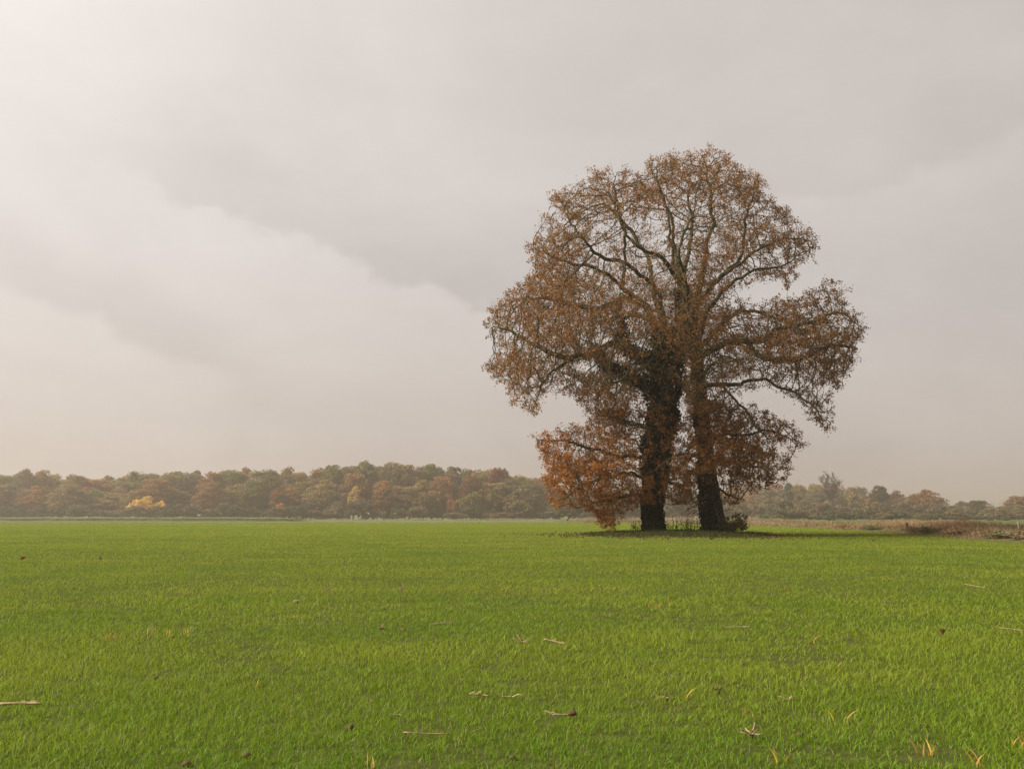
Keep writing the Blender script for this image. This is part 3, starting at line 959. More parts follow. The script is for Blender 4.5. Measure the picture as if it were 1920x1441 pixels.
def build_ivy(t, add, q, rr, P, par, R, limb, off):
    pos, nrm = [], []

    def coat(path, rad, thick, per_m2, half=None):
        for i in range(len(path) - 1):
            L_ = np.linalg.norm(path[i + 1] - path[i])
            r = rad[i]
            n = int(per_m2 * 2 * math.pi * (r + thick[i] * 0.5) * L_)
            d = unit(path[i + 1] - path[i])
            u = unit(np.cross(d, [0, 1.0, 0.01])); w = np.cross(d, u)
            th = rng.uniform(0, 2 * math.pi, n)
            o = np.cos(th)[:, None] * u + np.sin(th)[:, None] * w
            if half is not None:
                k = o[:, 0] * 0.8 - o[:, 1] * 0.25 < half[i] + rng.normal(0, 0.12, n)
                o = o[k]; n = len(o)
            k = path[i] + d * (rng.random(n) * L_)[:, None]
            lump = vnoise(k[:, 2] * 1.0 + np.arctan2(o[:, 1], o[:, 0]), np.arctan2(o[:, 1], o[:, 0]) * 1.2 + 9, 0.5, 51) ** 1.6
            rad_ = r + 0.03 + thick[i] * (0.2 + 1.9 * lump) * rng.uniform(0.12, 1, n) ** 0.6
            pos.append(k + o * rad_[:, None]); nrm.append(o)
    z = q[:, 2]
    if t == 'L':
        th = np.interp(z, [0, 1.4, 3, 5, 8.5, 11, 13.5], [0.09, 0.12, 0.24, 0.50, 0.68, 0.50, 0.28])
        coat(q, rr * 0.96, th, 560)
        for li, (tt, r0, r1, px) in enumerate(LIMBS):
            if tt == 'L' and px[0][0] in (1236, 1246) and len(px) == 5:
                pts, s = resample(np.array([at(a, b, OAK_Y + d) for a, b, d in px]), 0.3)
                coat(pts, np.interp(s, [0, 1], [r0, r1]), np.interp(s, [0, 1], [0.35, 0.24]), 420)
        pts, s = resample(np.array([at(a, b, OAK_Y + d) for a, b, d in LIMBS[9][3][:4]]), 0.3)
        coat(pts, np.interp(s, [0, 1], [.27, .17]), np.interp(s, [0, 0.6, 1], [0.45, 0.3, 0.02]), 380)
    else:
        k = z < 4.6
        half = np.interp(z[k], [0, 0.8, 2, 4, 4.6], [0.25, 0.22, 0.2, 0.1, -0.3])
        coat(q[k], rr[k], np.interp(z[k], [0, 3, 4.6], [0.10, 0.09, 0.03]), 300, half)
    pos = np.concatenate(pos); nrm = np.concatenate(nrm)
    n = len(pos)
    ax = unit(rand_dirs(n) * 0.7 + np.array([0, 0, -0.7]) + nrm * 0.35)
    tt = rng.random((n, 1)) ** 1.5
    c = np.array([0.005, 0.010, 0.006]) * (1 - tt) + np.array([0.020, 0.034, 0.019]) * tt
    add('ivy', leaves_mesh('ivy', pos - off, ax, rng.uniform(0.10, 0.18, n), rng.uniform(0.09, 0.16, n), c), M_IVY, kind='stuff',
        label='dark green ivy wrapped round the trunk' if t == 'L' else 'dark green ivy on one side of the trunk')
    # bare ivy stems creeping up the bark
    for k in range(3):
        zz = np.linspace(0.3, 4.2, 16); a0 = -math.pi / 2 + (k - 1) * 0.7
        cx = np.interp(zz, q[:, 2], q[:, 0]); cy = np.interp(zz, q[:, 2], q[:, 1]); r = np.interp(zz, q[:, 2], rr) + 0.05
        a = a0 + np.cumsum(rng.normal(0, 0.10, 16))
        V, f4, f3 = tube(np.stack([cx + r * np.cos(a), cy + r * np.sin(a), zz], 1) - off, np.linspace(0.035, 0.015, 16), 6)
        add('ivy_stem', mesh('ivy_stem', V, [f4, f3], smooth=True), M_TWIG)


build_oaks()

# ------------------------------------------------------------------ distant trees and shrubs
def skeleton(height, spread, seed, levels=3, trunk_r=0.3, start=0.3, up=0.5):
    """trunk with forking limbs: list of (p0, p1, r0, r1)"""
    r_ = random.Random(seed)
    seg = []

    def grow(p, d, ln, r, lev):
        n = 3
        for i in range(n):
            d = (d + Vector((r_.gauss(0, .14), r_.gauss(0, .14), r_.gauss(0, .08) + 0.05))).normalized()
            q = p + d * (ln / n)
            r1 = r * (0.80 if lev else 0.86)
            seg.append((p, q, r, r1)); p, r = q, r1
            if lev < levels and (lev > 0 or i > 0):
                for _ in range(2 if lev < levels - 1 else 3):
                    a = r_.uniform(0, 2 * math.pi)
                    sd_ = (Vector((math.cos(a), math.sin(a), 0)) * spread + Vector((0, 0, up)) + d * 0.5).normalized()
                    grow(p, sd_, ln * r_.uniform(0.45, 0.7), r * r_.uniform(0.5, 0.65), lev + 1)
    grow(Vector((0, 0, -0.3)), Vector((0, 0, 1)), height * start * 2.2, trunk_r, 0)
    return seg


def wood_mesh(name, seg, sides=5):
    p0 = np.array([s[0][:] for s in seg]); p1 = np.array([s[1][:] for s in seg])
    V, f = frustums(p0, p1, np.array([s[2] for s in seg]), np.array([s[3] for s in seg]), sides)
    return mesh(name, V, [f], smooth=True)


def crown_far(name, seed, w, h, z0, shape, n_cl=42, per=120, size=0.5, gap=0.0):
    """clumps of leaf-sized faces spread over the crown's volume"""
    g = np.random.default_rng(seed)
    P_, A_, S_, T_ = [], [], [], []
    for k in range(n_cl):
        while True:
            u = g.uniform(-1, 1, 3)
            rr = np.linalg.norm(u)
            if 0.35 < rr < 1:
                break
        t = (u[2] + 1) / 2
        if shape == 'oak':
            prof = 0.72 + 0.28 * math.sin(math.pi * min(1, t * 1.05)); k_ = 1.0
        elif shape == 'birch':
            prof = 1.05 * (1 - t) ** 0.6 * min(1, (t + 0.12) * 4); k_ = 1.25
        else:
            prof = 1.0 if t < 0.5 else 1.02; k_ = 1.0
        c = np.array([u[0] * w / 2 * prof * k_ * 0.86, u[1] * w / 2 * prof * k_ * 0.86, z0 + (h - z0) * (0.06 + 0.88 * t)])
        cr = g.uniform(0.085, 0.165) * w * (1.0 if shape != 'birch' else 0.85)
        d = unit(g.normal(size=(per, 3)))
        d[:, 2] = np.where(d[:, 2] < -0.3, -d[:, 2] * 0.6, d[:, 2]); d = unit(d)
        rad = cr * g.uniform(0.55, 1.08, per) ** 0.7
        sq = np.array([1, 1, 0.88 if shape != 'birch' else 1.3])
        P_.append(c + d * rad[:, None] * sq)
        A_.append(unit(d * 0.4 + g.normal(size=(per, 3)) * 0.8))
        S_.append(size * g.uniform(0.6, 1.25, per))
        hue = g.uniform(-1, 1)
        tone = g.uniform(0.82, 1.18, (per, 1))
        T_.append(np.clip(tone * (1 + hue * np.array([0.16, 0.02, -0.10])), 0.3, 1.7))
    pos = np.concatenate(P_); k = pos[:, 2] > 0.1
    S = np.concatenate(S_)[k]
    return leaves_mesh(name, pos[k], np.concatenate(A_)[k], S * 1.15, S, np.concatenate(T_)[k], 0.3)


PROTO = {}


def build_protos():
    for i in range(7):
        PROTO['oak', i] = (crown_far('far_crown', 200 + i, 14, 20, 0.6, 'oak', 95, 95, 0.52),
                           wood_mesh('far_trunk', skeleton(20, 1.0, 300 + i, 2, 0.38, 0.23)))
    for i in range(4):
        PROTO['birch', i] = (crown_far('far_birch_crown', 220 + i, 6.5, 14, 1.2, 'birch', 34, 95, 0.42),
                             wood_mesh('far_birch_trunk', skeleton(14, 0.55, 320 + i, 2, 0.17, 0.28, 0.9)))
    for i in range(5):
        PROTO['bush', i] = (crown_far('bush_foliage', 240 + i, 8, 5, 0.0, 'bush', 26, 100, 0.40),
                            wood_mesh('bush_stems', skeleton(5, 1.1, 340 + i, 2, 0.10, 0.22)))
    for i in range(2):
        PROTO['low', i] = (crown_far('bramble_foliage', 260 + i, 2.4, 1.1, 0.0, 'bush', 34, 34, 0.11),
                           wood_mesh('bramble_stems', skeleton(1.1, 1.3, 360 + i, 2, 0.03, 0.26)))
    seg = [(a, b, max(r0 * 1.7, 0.07), max(r1 * 1.7, 0.06)) for a, b, r0, r1 in skeleton(21, 0.75, 77, 4, 0.5, 0.20, 0.75)]
    PROTO['bare', 0] = (None, wood_mesh('bare_tree_wood', seg, 4))


DIM = {'oak': (14, 20), 'birch': (6.5, 14), 'bush': (8, 5), 'low': (2.4, 1.1)}
NAMES = {'oak': ('broadleaf_tree', 'trunk', 'crown'), 'birch': ('birch_tree', 'trunk', 'crown'), 'bush': ('shrub', 'stems', 'foliage'),
         'low': ('bramble_bush', 'stems', 'foliage')}
FAR_M = {}


def plant(kind, v, x, y, w, h, color, label, cat, group=None, crown_kind='stuff'):
    nm, tn, cn = NAMES[kind]
    o = empty(nm, (x, y, float(gz(x, y))), label, cat, group)
    W, H = DIM[kind]
    cm, tm = PROTO[kind, v]
    o.rotation_euler.z = random.uniform(0, 6.28)
    o.scale = (w / W, w / W, h / H)
    c = obj(cn, cm, M_FAR, o, kind=crown_kind); c.color = tuple(v * 1.15 for v in color) + (1,)
    obj(tn, tm, M_FARBARK, o)
    return o


RUST = (0.255, 0.138, 0.060); OLIVE = (0.155, 0.142, 0.050); TAN = (0.23, 0.165, 0.070); GREY = (0.165, 0.135, 0.078)
RED = (0.17, 0.070, 0.045); GOLD = (0.56, 0.39, 0.11); DARK = (0.075, 0.066, 0.036); BLUE = (0.055, 0.075, 0.055); PALE = (0.24, 0.185, 0.085)
CNAME = {RUST: 'russet', OLIVE: 'olive green', TAN: 'tan', GREY: 'grey-brown', RED: 'dark red'}

SKY_X = [-140, -60, 0, 60, 100, 150, 175, 215, 235, 255, 280, 330, 400, 430, 500, 600, 640, 680, 710, 770, 830, 880, 930, 955, 985, 1020, 1100, 1200, 1300, 1400, 1480, 1510, 1580, 1620, 1650, 1680, 1700, 1760, 1790, 1880, 1905, 1960, 2060]
SKY_Y = [879, 882, 882, 879, 881, 887, 895, 888, 890, 882, 885, 882, 879, 876, 876, 875, 866, 861, 864, 866, 868, 873, 876, 884, 886, 893, 900, 905, 905, 900, 893, 893, 902, 906, 910, 918, 924, 932, 955, 950, 936, 926, 926]


def top_at(px, Y, frac=1.0):
    """height of a tree Y metres out whose top is on the skyline at px"""
    py = float(np.interp(px, SKY_X, SKY_Y))
    p = at(px, py, Y)
    z0 = float(gz(p[0], Y))
    return p[0], (p[2] - z0) * frac


def px_tree(kind, v, px, py_top, Y, wpx, color, label, cat, group=None):
    p = at(px, py_top, Y)
    h = p[2] - float(gz(p[0], Y))
    return plant(kind, v, p[0], Y, wpx * Y / F, h, color, label, cat, group)


ROWN = ('at the front', 'in the middle', 'at the back')


def near_mark(px):
    for lim, l in ((190, 'beyond the grass bank'), (360, 'behind the golden yellow bush'), (470, 'past the golden yellow bush'), (600, 'behind the small orange bush'),
                   (735, 'behind the golden birch'), (850, 'behind the round tan bush'), (1030, 'around the dark red tree')):
        if px < lim:
            return l


SHC = {GREY: 'grey-brown', (0.105, 0.085, 0.055): 'dull brown', (0.135, 0.105, 0.06): 'light brown', (0.10, 0.095, 0.05): 'olive-grey'}


def build_far():
    build_protos()
    r_ = random.Random(5)
    # the tall wood behind the field
    px = -150.0
    k = 0
    while px < 1010:
        for row, Y0, frac in ((0, 424, 0.90), (1, 444, 1.0), (2, 468, 0.99)):
            Y = Y0 + r_.uniform(-5, 5)
            p = px + r_.uniform(-14, 14) + row * 15
            x, h = top_at(p, Y, frac * r_.uniform(0.975, 1.02) if row else frac * r_.uniform(0.66, 0.98))
            c = r_.choices([RUST, OLIVE, TAN, GREY], [3, 4, 3, 2])[0]
            plant('oak', r_.randrange(7), x, Y, r_.uniform(14.5, 20), h, c,
                  f'{CNAME[c]} tree {ROWN[row]} of the wood, {near_mark(p)}', 'tree', 'trees of the wood across the field')
        px += r_.uniform(38, 50)
    # trees seen under and behind the oaks, farther off
    px = 985.0
    while px < 1420:
        for Y0, frac in ((470, 0.92), (500, 1.0)):
            Y = Y0 + r_.uniform(-8, 8)
            x, h = top_at(px + r_.uniform(-12, 12), Y, frac * r_.uniform(0.85, 1.0))
            c = r_.choices([RUST, OLIVE, TAN, GREY], [2, 3, 3, 3])[0]
            plant('oak', r_.randrange(7), x, Y, r_.uniform(12, 17), h, c,
                  f'{CNAME[c]} tree in the misty belt far behind the pair of oaks', 'tree', 'trees far behind the oaks')
        px += r_.uniform(44, 56)
    # lower wood on the right
    px = 1410.0
    while px < 1780:
        for Y0, frac in ((545, 0.80), (600, 1.0)):
            Y = Y0 + r_.uniform(-10, 10)
            x, h = top_at(px + r_.uniform(-10, 10), Y, frac * r_.uniform(0.86, 1.0))
            c = r_.choices([RUST, OLIVE, TAN, GREY], [2, 2, 3, 4])[0]
            plant('oak', r_.randrange(7), x, Y, r_.uniform(13, 19), h, c,
                  f'{CNAME[c]} tree in the low misty wood beyond the rough verge', 'tree', 'trees of the low wood beyond the verge')
        px += r_.uniform(34, 44)
    for px, py, w, c in ((1960, 928, 60, TAN), (2010, 930, 64, GREY), (2060, 925, 60, RUST)):
        px_tree('oak', r_.randrange(7), px, py, 400, w, c, f'{CNAME[c]} tree in the low misty wood beyond the rough verge', 'tree',
                'trees of the low wood beyond the verge')
    # the ones that stand out
    px_tree('bush', 0, 273, 934, 409, 74, GOLD, 'large golden yellow bush at the foot of the wood', 'bush')
    px_tree('bush', 2, 526, 944, 411, 26, (0.40, 0.19, 0.06), 'small orange bush among the grey thicket', 'bush')
    px_tree('birch', 0, 665, 906, 411, 40, (0.44, 0.31, 0.11), 'golden yellow birch standing in front of the wood', 'tree')
    px_tree('oak', 3, 935, 867, 426, 48, RED, 'dark red round-topped tree rising from the end of the wood', 'tree')
    px_tree('oak', 1, 885, 884, 418, 46, (0.185, 0.085, 0.05), 'reddish tree just below the dark red one', 'tree')
    px_tree('oak', 5, 682, 862, 452, 58, (0.15, 0.08, 0.05), 'tallest reddish-brown crown above the golden birch', 'tree')
    px_tree('oak', 2, 252, 881, 446, 24, (0.085, 0.085, 0.04), 'small dark olive crown sticking up above the golden bush', 'tree')
    px_tree('bush', 1, 801, 921, 408, 56, (0.15, 0.11, 0.05), 'round tan bush beside the small orange shrub', 'bush')
    px_tree('bush', 3, 848, 939, 407, 34, (0.28, 0.13, 0.06), 'small orange shrub between two round bushy trees', 'bush')
    px_tree('bush', 4, 884, 919, 408, 52, OLIVE, 'round olive bushy tree beside the small orange shrub', 'tree')
    px_tree('bush', 0, 924, 921, 408, 46, (0.16, 0.13, 0.05), 'yellowish olive bushy tree next to the round olive one', 'tree')
    px_tree('bush', 2, 982, 917, 407, 86, (0.145, 0.115, 0.055), 'wide tan bushy tree at the end of the wood', 'tree')
    px_tree('birch', 2, 1062, 925, 330, 74, (0.165, 0.16, 0.075), 'pale willow behind the hanging oak branches', 'tree')
    px_tree('oak', 4, 250 + 275, 912, 417, 40, (0.21, 0.105, 0.055), 'low orange-brown tree above the small orange bush', 'tree')
    # bare poplar, conifer and birches on the right
    p = at(1548, 880, 500)
    z = float(gz(p[0], 500)); h = p[2] - z
    o = empty('bare_tree', (p[0], 500, z), 'tall leafless tree with fan of bare branches above the low wood', 'tree')
    me = PROTO['bare', 0][1]
    zz = max(v.co.z for v in me.vertices); xx = max(abs(v.co.x) for v in me.vertices)
    o.scale = (26 * 500 / F / xx,) * 2 + (h / zz,)
    obj('branches', me, M_FARBARK, o)
    px_tree('birch', 1, 1480, 900, 520, 44, BLUE, 'dark blue-green conifer just past the oak branches', 'tree')
    px_tree('birch', 3, 1543, 918, 520, 46, (0.075, 0.085, 0.05), 'dark green tree at the foot of the leafless tree', 'tree')
    for i, (px, py, w, c, l) in enumerate((
            (1461, 936, 30, PALE, 'pale yellow pointed birch in front of the conifer'),
            (1496, 921, 30, (0.22, 0.15, 0.07), 'tall pale tan birch right of the conifer'),
            (1527, 938, 30, (0.21, 0.125, 0.06), 'small orange-tan birch among the pale ones'),
            (1549, 934, 28, PALE, 'pale yellow birch under the leafless tree'),
            (1600, 918, 34, (0.19, 0.15, 0.07), 'tall olive-tan birch in the low wood'),
            (1624, 934, 30, (0.32, 0.15, 0.065), 'orange birch in the low wood'),
            (1640, 936, 28, (0.25, 0.125, 0.06), 'rusty orange shrub-like birch beside the orange birch'),
            (1440, 930, 40, (0.18, 0.135, 0.065), 'tan birch half hidden behind the oak twigs'),
            (1405, 935, 46, (0.165, 0.125, 0.06), 'brownish birch behind the leaning oak trunk'),
            (1770, 945, 34, (0.17, 0.14, 0.07), 'low olive birch at the end of the low wood'),
            (1700, 930, 40, (0.18, 0.12, 0.055), 'tan birch beside the big rust-coloured tree'))):
        px_tree('birch', i % 4, px, py, 470 + (i % 3) * 10, w, tuple(v * 1.2 for v in c), l, 'tree')
    px_tree('oak', 6, 1648, 906, 500, 42, DARK, 'dark brown oak standing above the orange birches', 'tree')
    px_tree('oak', 2, 1678, 918, 510, 44, (0.17, 0.09, 0.06), 'reddish-brown crown between dark oak and big rust-coloured tree', 'tree')
    px_tree('oak', 0, 1736, 917, 480, 72, (0.20, 0.105, 0.05), 'big rust-coloured tree at the end of the low wood', 'tree')
    px_tree('oak', 5, 1712, 925, 490, 44, (0.17, 0.12, 0.055), 'olive-tan tree joined to the big rust-coloured tree', 'tree')
    px_tree('oak', 3, 1832, 934, 480, 46, DARK, 'dark round tree standing clear on the misty skyline', 'tree')
    px_tree('oak', 4, 1803, 938, 520, 34, GREY, 'faint grey tree behind the dark round tree', 'tree')
    px_tree('birch', 2, 1857, 945, 470, 30, GREY, 'thin grey tree next to the dark round tree', 'tree')
    px_tree('oak', 6, 1882, 948, 540, 50, GREY, 'very faint low tree in the mist', 'tree')
    px_tree('oak', 1, 1912, 926, 480, 62, (0.19, 0.11, 0.055), 'rust-brown tree past the misty gap', 'tree')
    # thickets along the foot of both woods
    px = -130.0
    while px < 1040:
        Y = 402 + r_.uniform(-3, 5)
        p = at(px, (947 if px < 790 else 955) + r_.uniform(-6, 9), Y)
        c = r_.choice([GREY, (0.105, 0.085, 0.055), (0.135, 0.105, 0.06), (0.10, 0.095, 0.05)])
        plant('bush', r_.randrange(5), p[0], Y, r_.uniform(8, 13), p[2] - float(gz(p[0], Y)), c,
              f'{SHC[c]} shrub in the thicket along the wood, {near_mark(px)}', 'shrub', 'shrubs along the foot of the wood')
        px += r_.uniform(26, 40)
    px = -140.0
    while px < 1800:                      # undergrowth between the trunks
        Y = 438 + r_.uniform(-6, 6)
        p = at(px, 946 + r_.uniform(-8, 8), Y)
        plant('bush', r_.randrange(5), p[0], Y, r_.uniform(11, 15), p[2] - float(gz(p[0], Y)), (0.12, 0.10, 0.06),
              f"shadowy undergrowth shrub inside the wood, {near_mark(px) or 'far behind the oaks'}", 'shrub', 'undergrowth shrubs inside the wood')
        px += r_.uniform(36, 46)
    px = 1040.0
    while px < 1480:
        Y = 400 + r_.uniform(-6, 6)
        p = at(px, 945 + r_.uniform(-10, 10), Y)
        plant('bush', r_.randrange(5), p[0], Y, r_.uniform(8, 13), p[2] - float(gz(p[0], Y)), r_.choice([GREY, (0.12, 0.105, 0.06)]),
              'grey shrub in the mist behind the oak trunks', 'shrub', 'shrubs behind the oak trunks')
        px += r_.uniform(26, 40)
    px = 1470.0
    while px < 2080:
        Y = 345 + r_.uniform(-8, 8)
        p = at(px, 961 + r_.uniform(-6, 5), Y)
        plant('bush', r_.randrange(5), p[0], Y, r_.uniform(7, 11), p[2] - float(gz(p[0], Y)), r_.choice([(0.095, 0.092, 0.05), (0.115, 0.10, 0.055), (0.135, 0.11, 0.06)]),
              'dark shrub in the low hedge beyond the rough verge', 'shrub', 'shrubs of the low hedge beyond the verge')
        px += r_.uniform(20, 32)
    px = 1480.0
    while px < 2080:
        Y = 450 + r_.uniform(-8, 8)
        p = at(px, 946 + r_.uniform(-7, 8), Y)
        plant('birch', r_.randrange(4), p[0], Y, r_.uniform(7, 10), p[2] - float(gz(p[0], Y)), r_.choice([(0.23, 0.18, 0.08), (0.20, 0.17, 0.075), (0.25, 0.165, 0.075), (0.21, 0.18, 0.09)]),
              'slender tan young tree in the scrub beyond the low hedge', 'young tree', 'young trees in the scrub')
        px += r_.uniform(22, 34)


build_far()

# ------------------------------------------------------------------ rough verge, posts, weeds
def build_verge():
    parts, cols = [], []
    tan = np.array([0.30, 0.205, 0.115]); brown = np.array([0.135, 0.085, 0.050]); olive = np.array([0.105, 0.105, 0.045]); pink = np.array([0.36, 0.235, 0.145])
    for y0, y1, n in ((30, 60, 26000), (60, 100, 24000), (100, 205, 26000)):
        y = rng.uniform(y0, y1, n)
        wid = np.interp(y, [30, 60, 100, 160, 205], [13, 12, 13, 14, 8])
        e = rng.random(n) ** 1.15 * wid
        x = verge_edge(y) + e + 0.5 * (vnoise(np.zeros(n), y, 2.5, 61) - 0.5)
        v = vnoise(x, y, 2.6, 62); v2 = vnoise(x, y * 0.5, 5.5, 63)
        k = rng.random(n) < 0.35 + 0.9 * v
        x, y, v, v2, e = x[k], y[k], v[k], v2[k], e[k]; m_ = len(x)
        h = (0.18 + 0.75 * v * rng.uniform(0.5, 1.1, m_)) * (0.5 + 0.5 * sst(e, 0, 1.2)) * (0.6 + 0.8 * v2)
        t = rng.random((m_, 1)) * 0.55 + v2[:, None] * 0.6
        c = np.where(t < 0.42, olive * 1.2, np.where(t < 0.55, brown * 1.15, np.where(t < 0.80, tan, pink))) * rng.uniform(0.75, 1.15, (m_, 1))
        h = h * (0.72 - 0.27 * sst(y, 75, 120)) * (0.55 + 0.75 * vnoise(x, y, 3.5, 66))
        V, fs, cc = blades(x, y, gz(x, y) - 0.01, h, 0.014 * np.maximum(1, y / 30) * rng.uniform(0.6, 1.3, m_), c, 1, 0.6)
        parts.append((V, fs)); cols.append(cc)
    V, fs = join(parts)
    obj('verge_grass', mesh('verge_grass', V, fs, np.concatenate(cols)), M_DRY, kind='stuff',
        label='tall dead tan and brown grass of the rough verge', cat='grass')
    # meadow grass behind the verge and pale reed-grass at the foot of the woods
    n = 26000
    y = rng.uniform(60, 330, n); x = verge_edge(y) + 11 + rng.random(n) * (8 + 0.5 * y)
    t = rng.random((n, 1))
    V, fs, cc = blades(x, y, gz(x, y), rng.uniform(0.08, 0.22, n), 0.03 * np.maximum(1, y / 60), np.array([0.10, 0.125, 0.042]) * (1 - t) + np.array([0.17, 0.165, 0.07]) * t, 1, 0.5)
    obj('meadow_grass', mesh('meadow_grass', V, fs, cc), M_WHEAT, kind='stuff', label='pale green meadow grass behind the rough verge', cat='grass')
    n = 16000
    px = rng.uniform(580, 1420, n); Y = rng.uniform(388, 398, n)
    x = (px - 960) / F * Y
    v = vnoise(x, Y, 6, 65)
    t = rng.random((n, 1))
    V, fs, cc = blades(x, Y, gz(x, Y), (0.25 + 0.9 * rng.random(n)) * (0.3 + 1.0 * v) * (1 + 0.9 * sst(px, 1040, 1150)), rng.uniform(0.12, 0.3, n),
                       np.array([0.25, 0.19, 0.11]) * (1 - t) + np.array([0.38, 0.29, 0.17]) * t, 1, 0.4)
    obj('reed_grass', mesh('reed_grass', V, fs, cc), M_DRY, kind='stuff', label='pale dry reed grass at the foot of the wood', cat='grass')
    # dark grass lining the drain at the far end of the field
    n = 9000
    x = rng.uniform(-150, 16, n); y = 191 + rng.uniform(-0.6, 3.5, n)
    t = rng.random((n, 1))
    V, fs, cc = blades(x, y, gz(x, y), rng.uniform(0.15, 0.42, n), rng.uniform(0.05, 0.12, n), np.array([0.055, 0.065, 0.024]) * (1 - t) + np.array([0.13, 0.135, 0.05]) * t, 1, 0.5)
    obj('drain_grass', mesh('drain_grass', V, fs, cc), M_DRY, kind='stuff', label='dark grass lining the drain at the far end of the field', cat='grass')
    r_ = random.Random(3)
    dark = [(1655, 998, 1.8), (1700, 1000, 2.0), (1742, 1004, 1.6), (1785, 1003, 1.8), (1850, 1008, 2.2), (1885, 1006, 1.8), (1915, 1010, 2.0),
            (1830, 1013, 1.2), (1605, 992, 1.6), (1640, 991, 1.7), (1950, 1008, 2.0), (1990, 1004, 2.2), (1560, 989, 1.4)]
    for px, py, w in dark:
        p = on_ground(px, py + 3)
        x = max(p[0], float(verge_edge(p[1])) + 0.9)
        c = r_.choice([(0.21, 0.145, 0.085), (0.27, 0.18, 0.10), (0.145, 0.145, 0.065)])
        plant('low', r_.randrange(2), x, p[1], w, r_.uniform(0.28, 0.5), c,
              f"{'dull brown' if c[0] == 0.21 else 'light brown' if c[0] == 0.27 else 'olive'} low bramble in the dead grass, {'near the two pale thin fence posts' if px < 1650 else 'near the short dark post' if px < 1715 else 'near the leaning stake' if px < 1800 else 'near the thick weathered post'}", 'bramble', 'brambles in the verge')
    p = on_ground(1842, 1018)
    posts = [(1595.5, 992, 0.55, 0.04, M_POST, 'pale thin fence post between brambles in the dead grass'),
             (1620, 992, 0.58, 0.04, M_POST, 'pale fence post beside a dark bramble in the dead grass'),
             (1701.5, 991, 0.42, 0.07, M_DARKPOST, 'short dark post standing in pale dead grass'),
             (1732, 1003, 0.65, 0.05, M_POST, 'thin leaning pale stake at the border of the wheat'),
             (1913, 1004, 0.66, 0.05, M_POST, 'thick weathered fence post on the highest part of the verge')]
    for px, py, h, r, mt, l in posts:
        p = on_ground(px, py)
        x = max(p[0], float(verge_edge(p[1])) + 0.3)
        z = float(gz(x, p[1]))
        lean = r_.uniform(-0.06, 0.06)
        pts = np.array([(0, 0, -0.25), (lean * 0.3, 0, h * 0.3), (lean * 0.7, 0.01, h * 0.7), (lean, 0.0, h)])
        V, f4, f3 = tube(pts, [r, r * 0.96, r * 0.93, r * 0.86], 9, seed=3, bump=0.2)
        obj('fence_post', mesh('fence_post', V, [f4, f3]), mt, label=l, cat='post').location = (x, p[1], z)
    # shrub and weeds at the foot of the leaning oak
    p = at(1381, 1000, 60.0)
    o = plant('low', 0, p[0], 60.0, 1.7, 1.1, (0.11, 0.10, 0.042), 'small dark shrub against the foot of the leaning oak', 'shrub')
    o.name = 'shrub'
    p = at(1362, 1000, 59.2)
    o = plant('low', 1, p[0], 59.2, 1.6, 0.7, (0.060, 0.065, 0.028), 'low dark weed clump at the root of the leaning oak', 'weeds')
    o.name = 'weed_clump'
    st = []
    for i in range(75):
        px = rng.uniform(1246, 1318) if i < 55 else rng.uniform(1180, 1206)
        q = at(px, 1000, 60.6 + rng.uniform(-0.6, 0.8)); z = float(gz(q[0], q[1]))
        h = rng.uniform(0.3, 0.95)
        a = np.array([q[0], q[1], z]); b = a + np.array([rng.normal(0, 0.08), 0, h * 0.6]); c = b + np.array([rng.normal(0, 0.12), 0, h * 0.4])
        st.append((a, b)); st.append((b, c))
    a = np.array([s[0] for s in st]); b = np.array([s[1] for s in st])
    V, f = frustums(a, b, np.full(len(a), 0.011), np.full(len(a), 0.008), 3)
    n = 420
    k = rng.integers(0, len(a), n)
    pos = a[k] + (b - a)[k] * rng.random((n, 1)) + rng.normal(0, 0.03, (n, 3))
    ax = rand_dirs(n); sd_ = unit(np.cross(ax, rand_dirs(n)))
    lv = np.stack([pos, pos + ax * 0.05 + sd_ * 0.03, pos + ax * 0.10, pos + ax * 0.05 - sd_ * 0.03], 1).reshape(-1, 3)
    lf = np.arange(n * 4).reshape(n, 4)
    V, fs = join([(V, [f]), (lv, [lf])])
    obj('tall_weeds', mesh('tall_weeds', V, fs, np.tile(np.array([[0.06, 0.05, 0.028]]), (len(V), 1))), M_DRY, kind='stuff',
        label='thin dead weed stalks standing between the two oak trunks', cat='weeds')


build_verge()

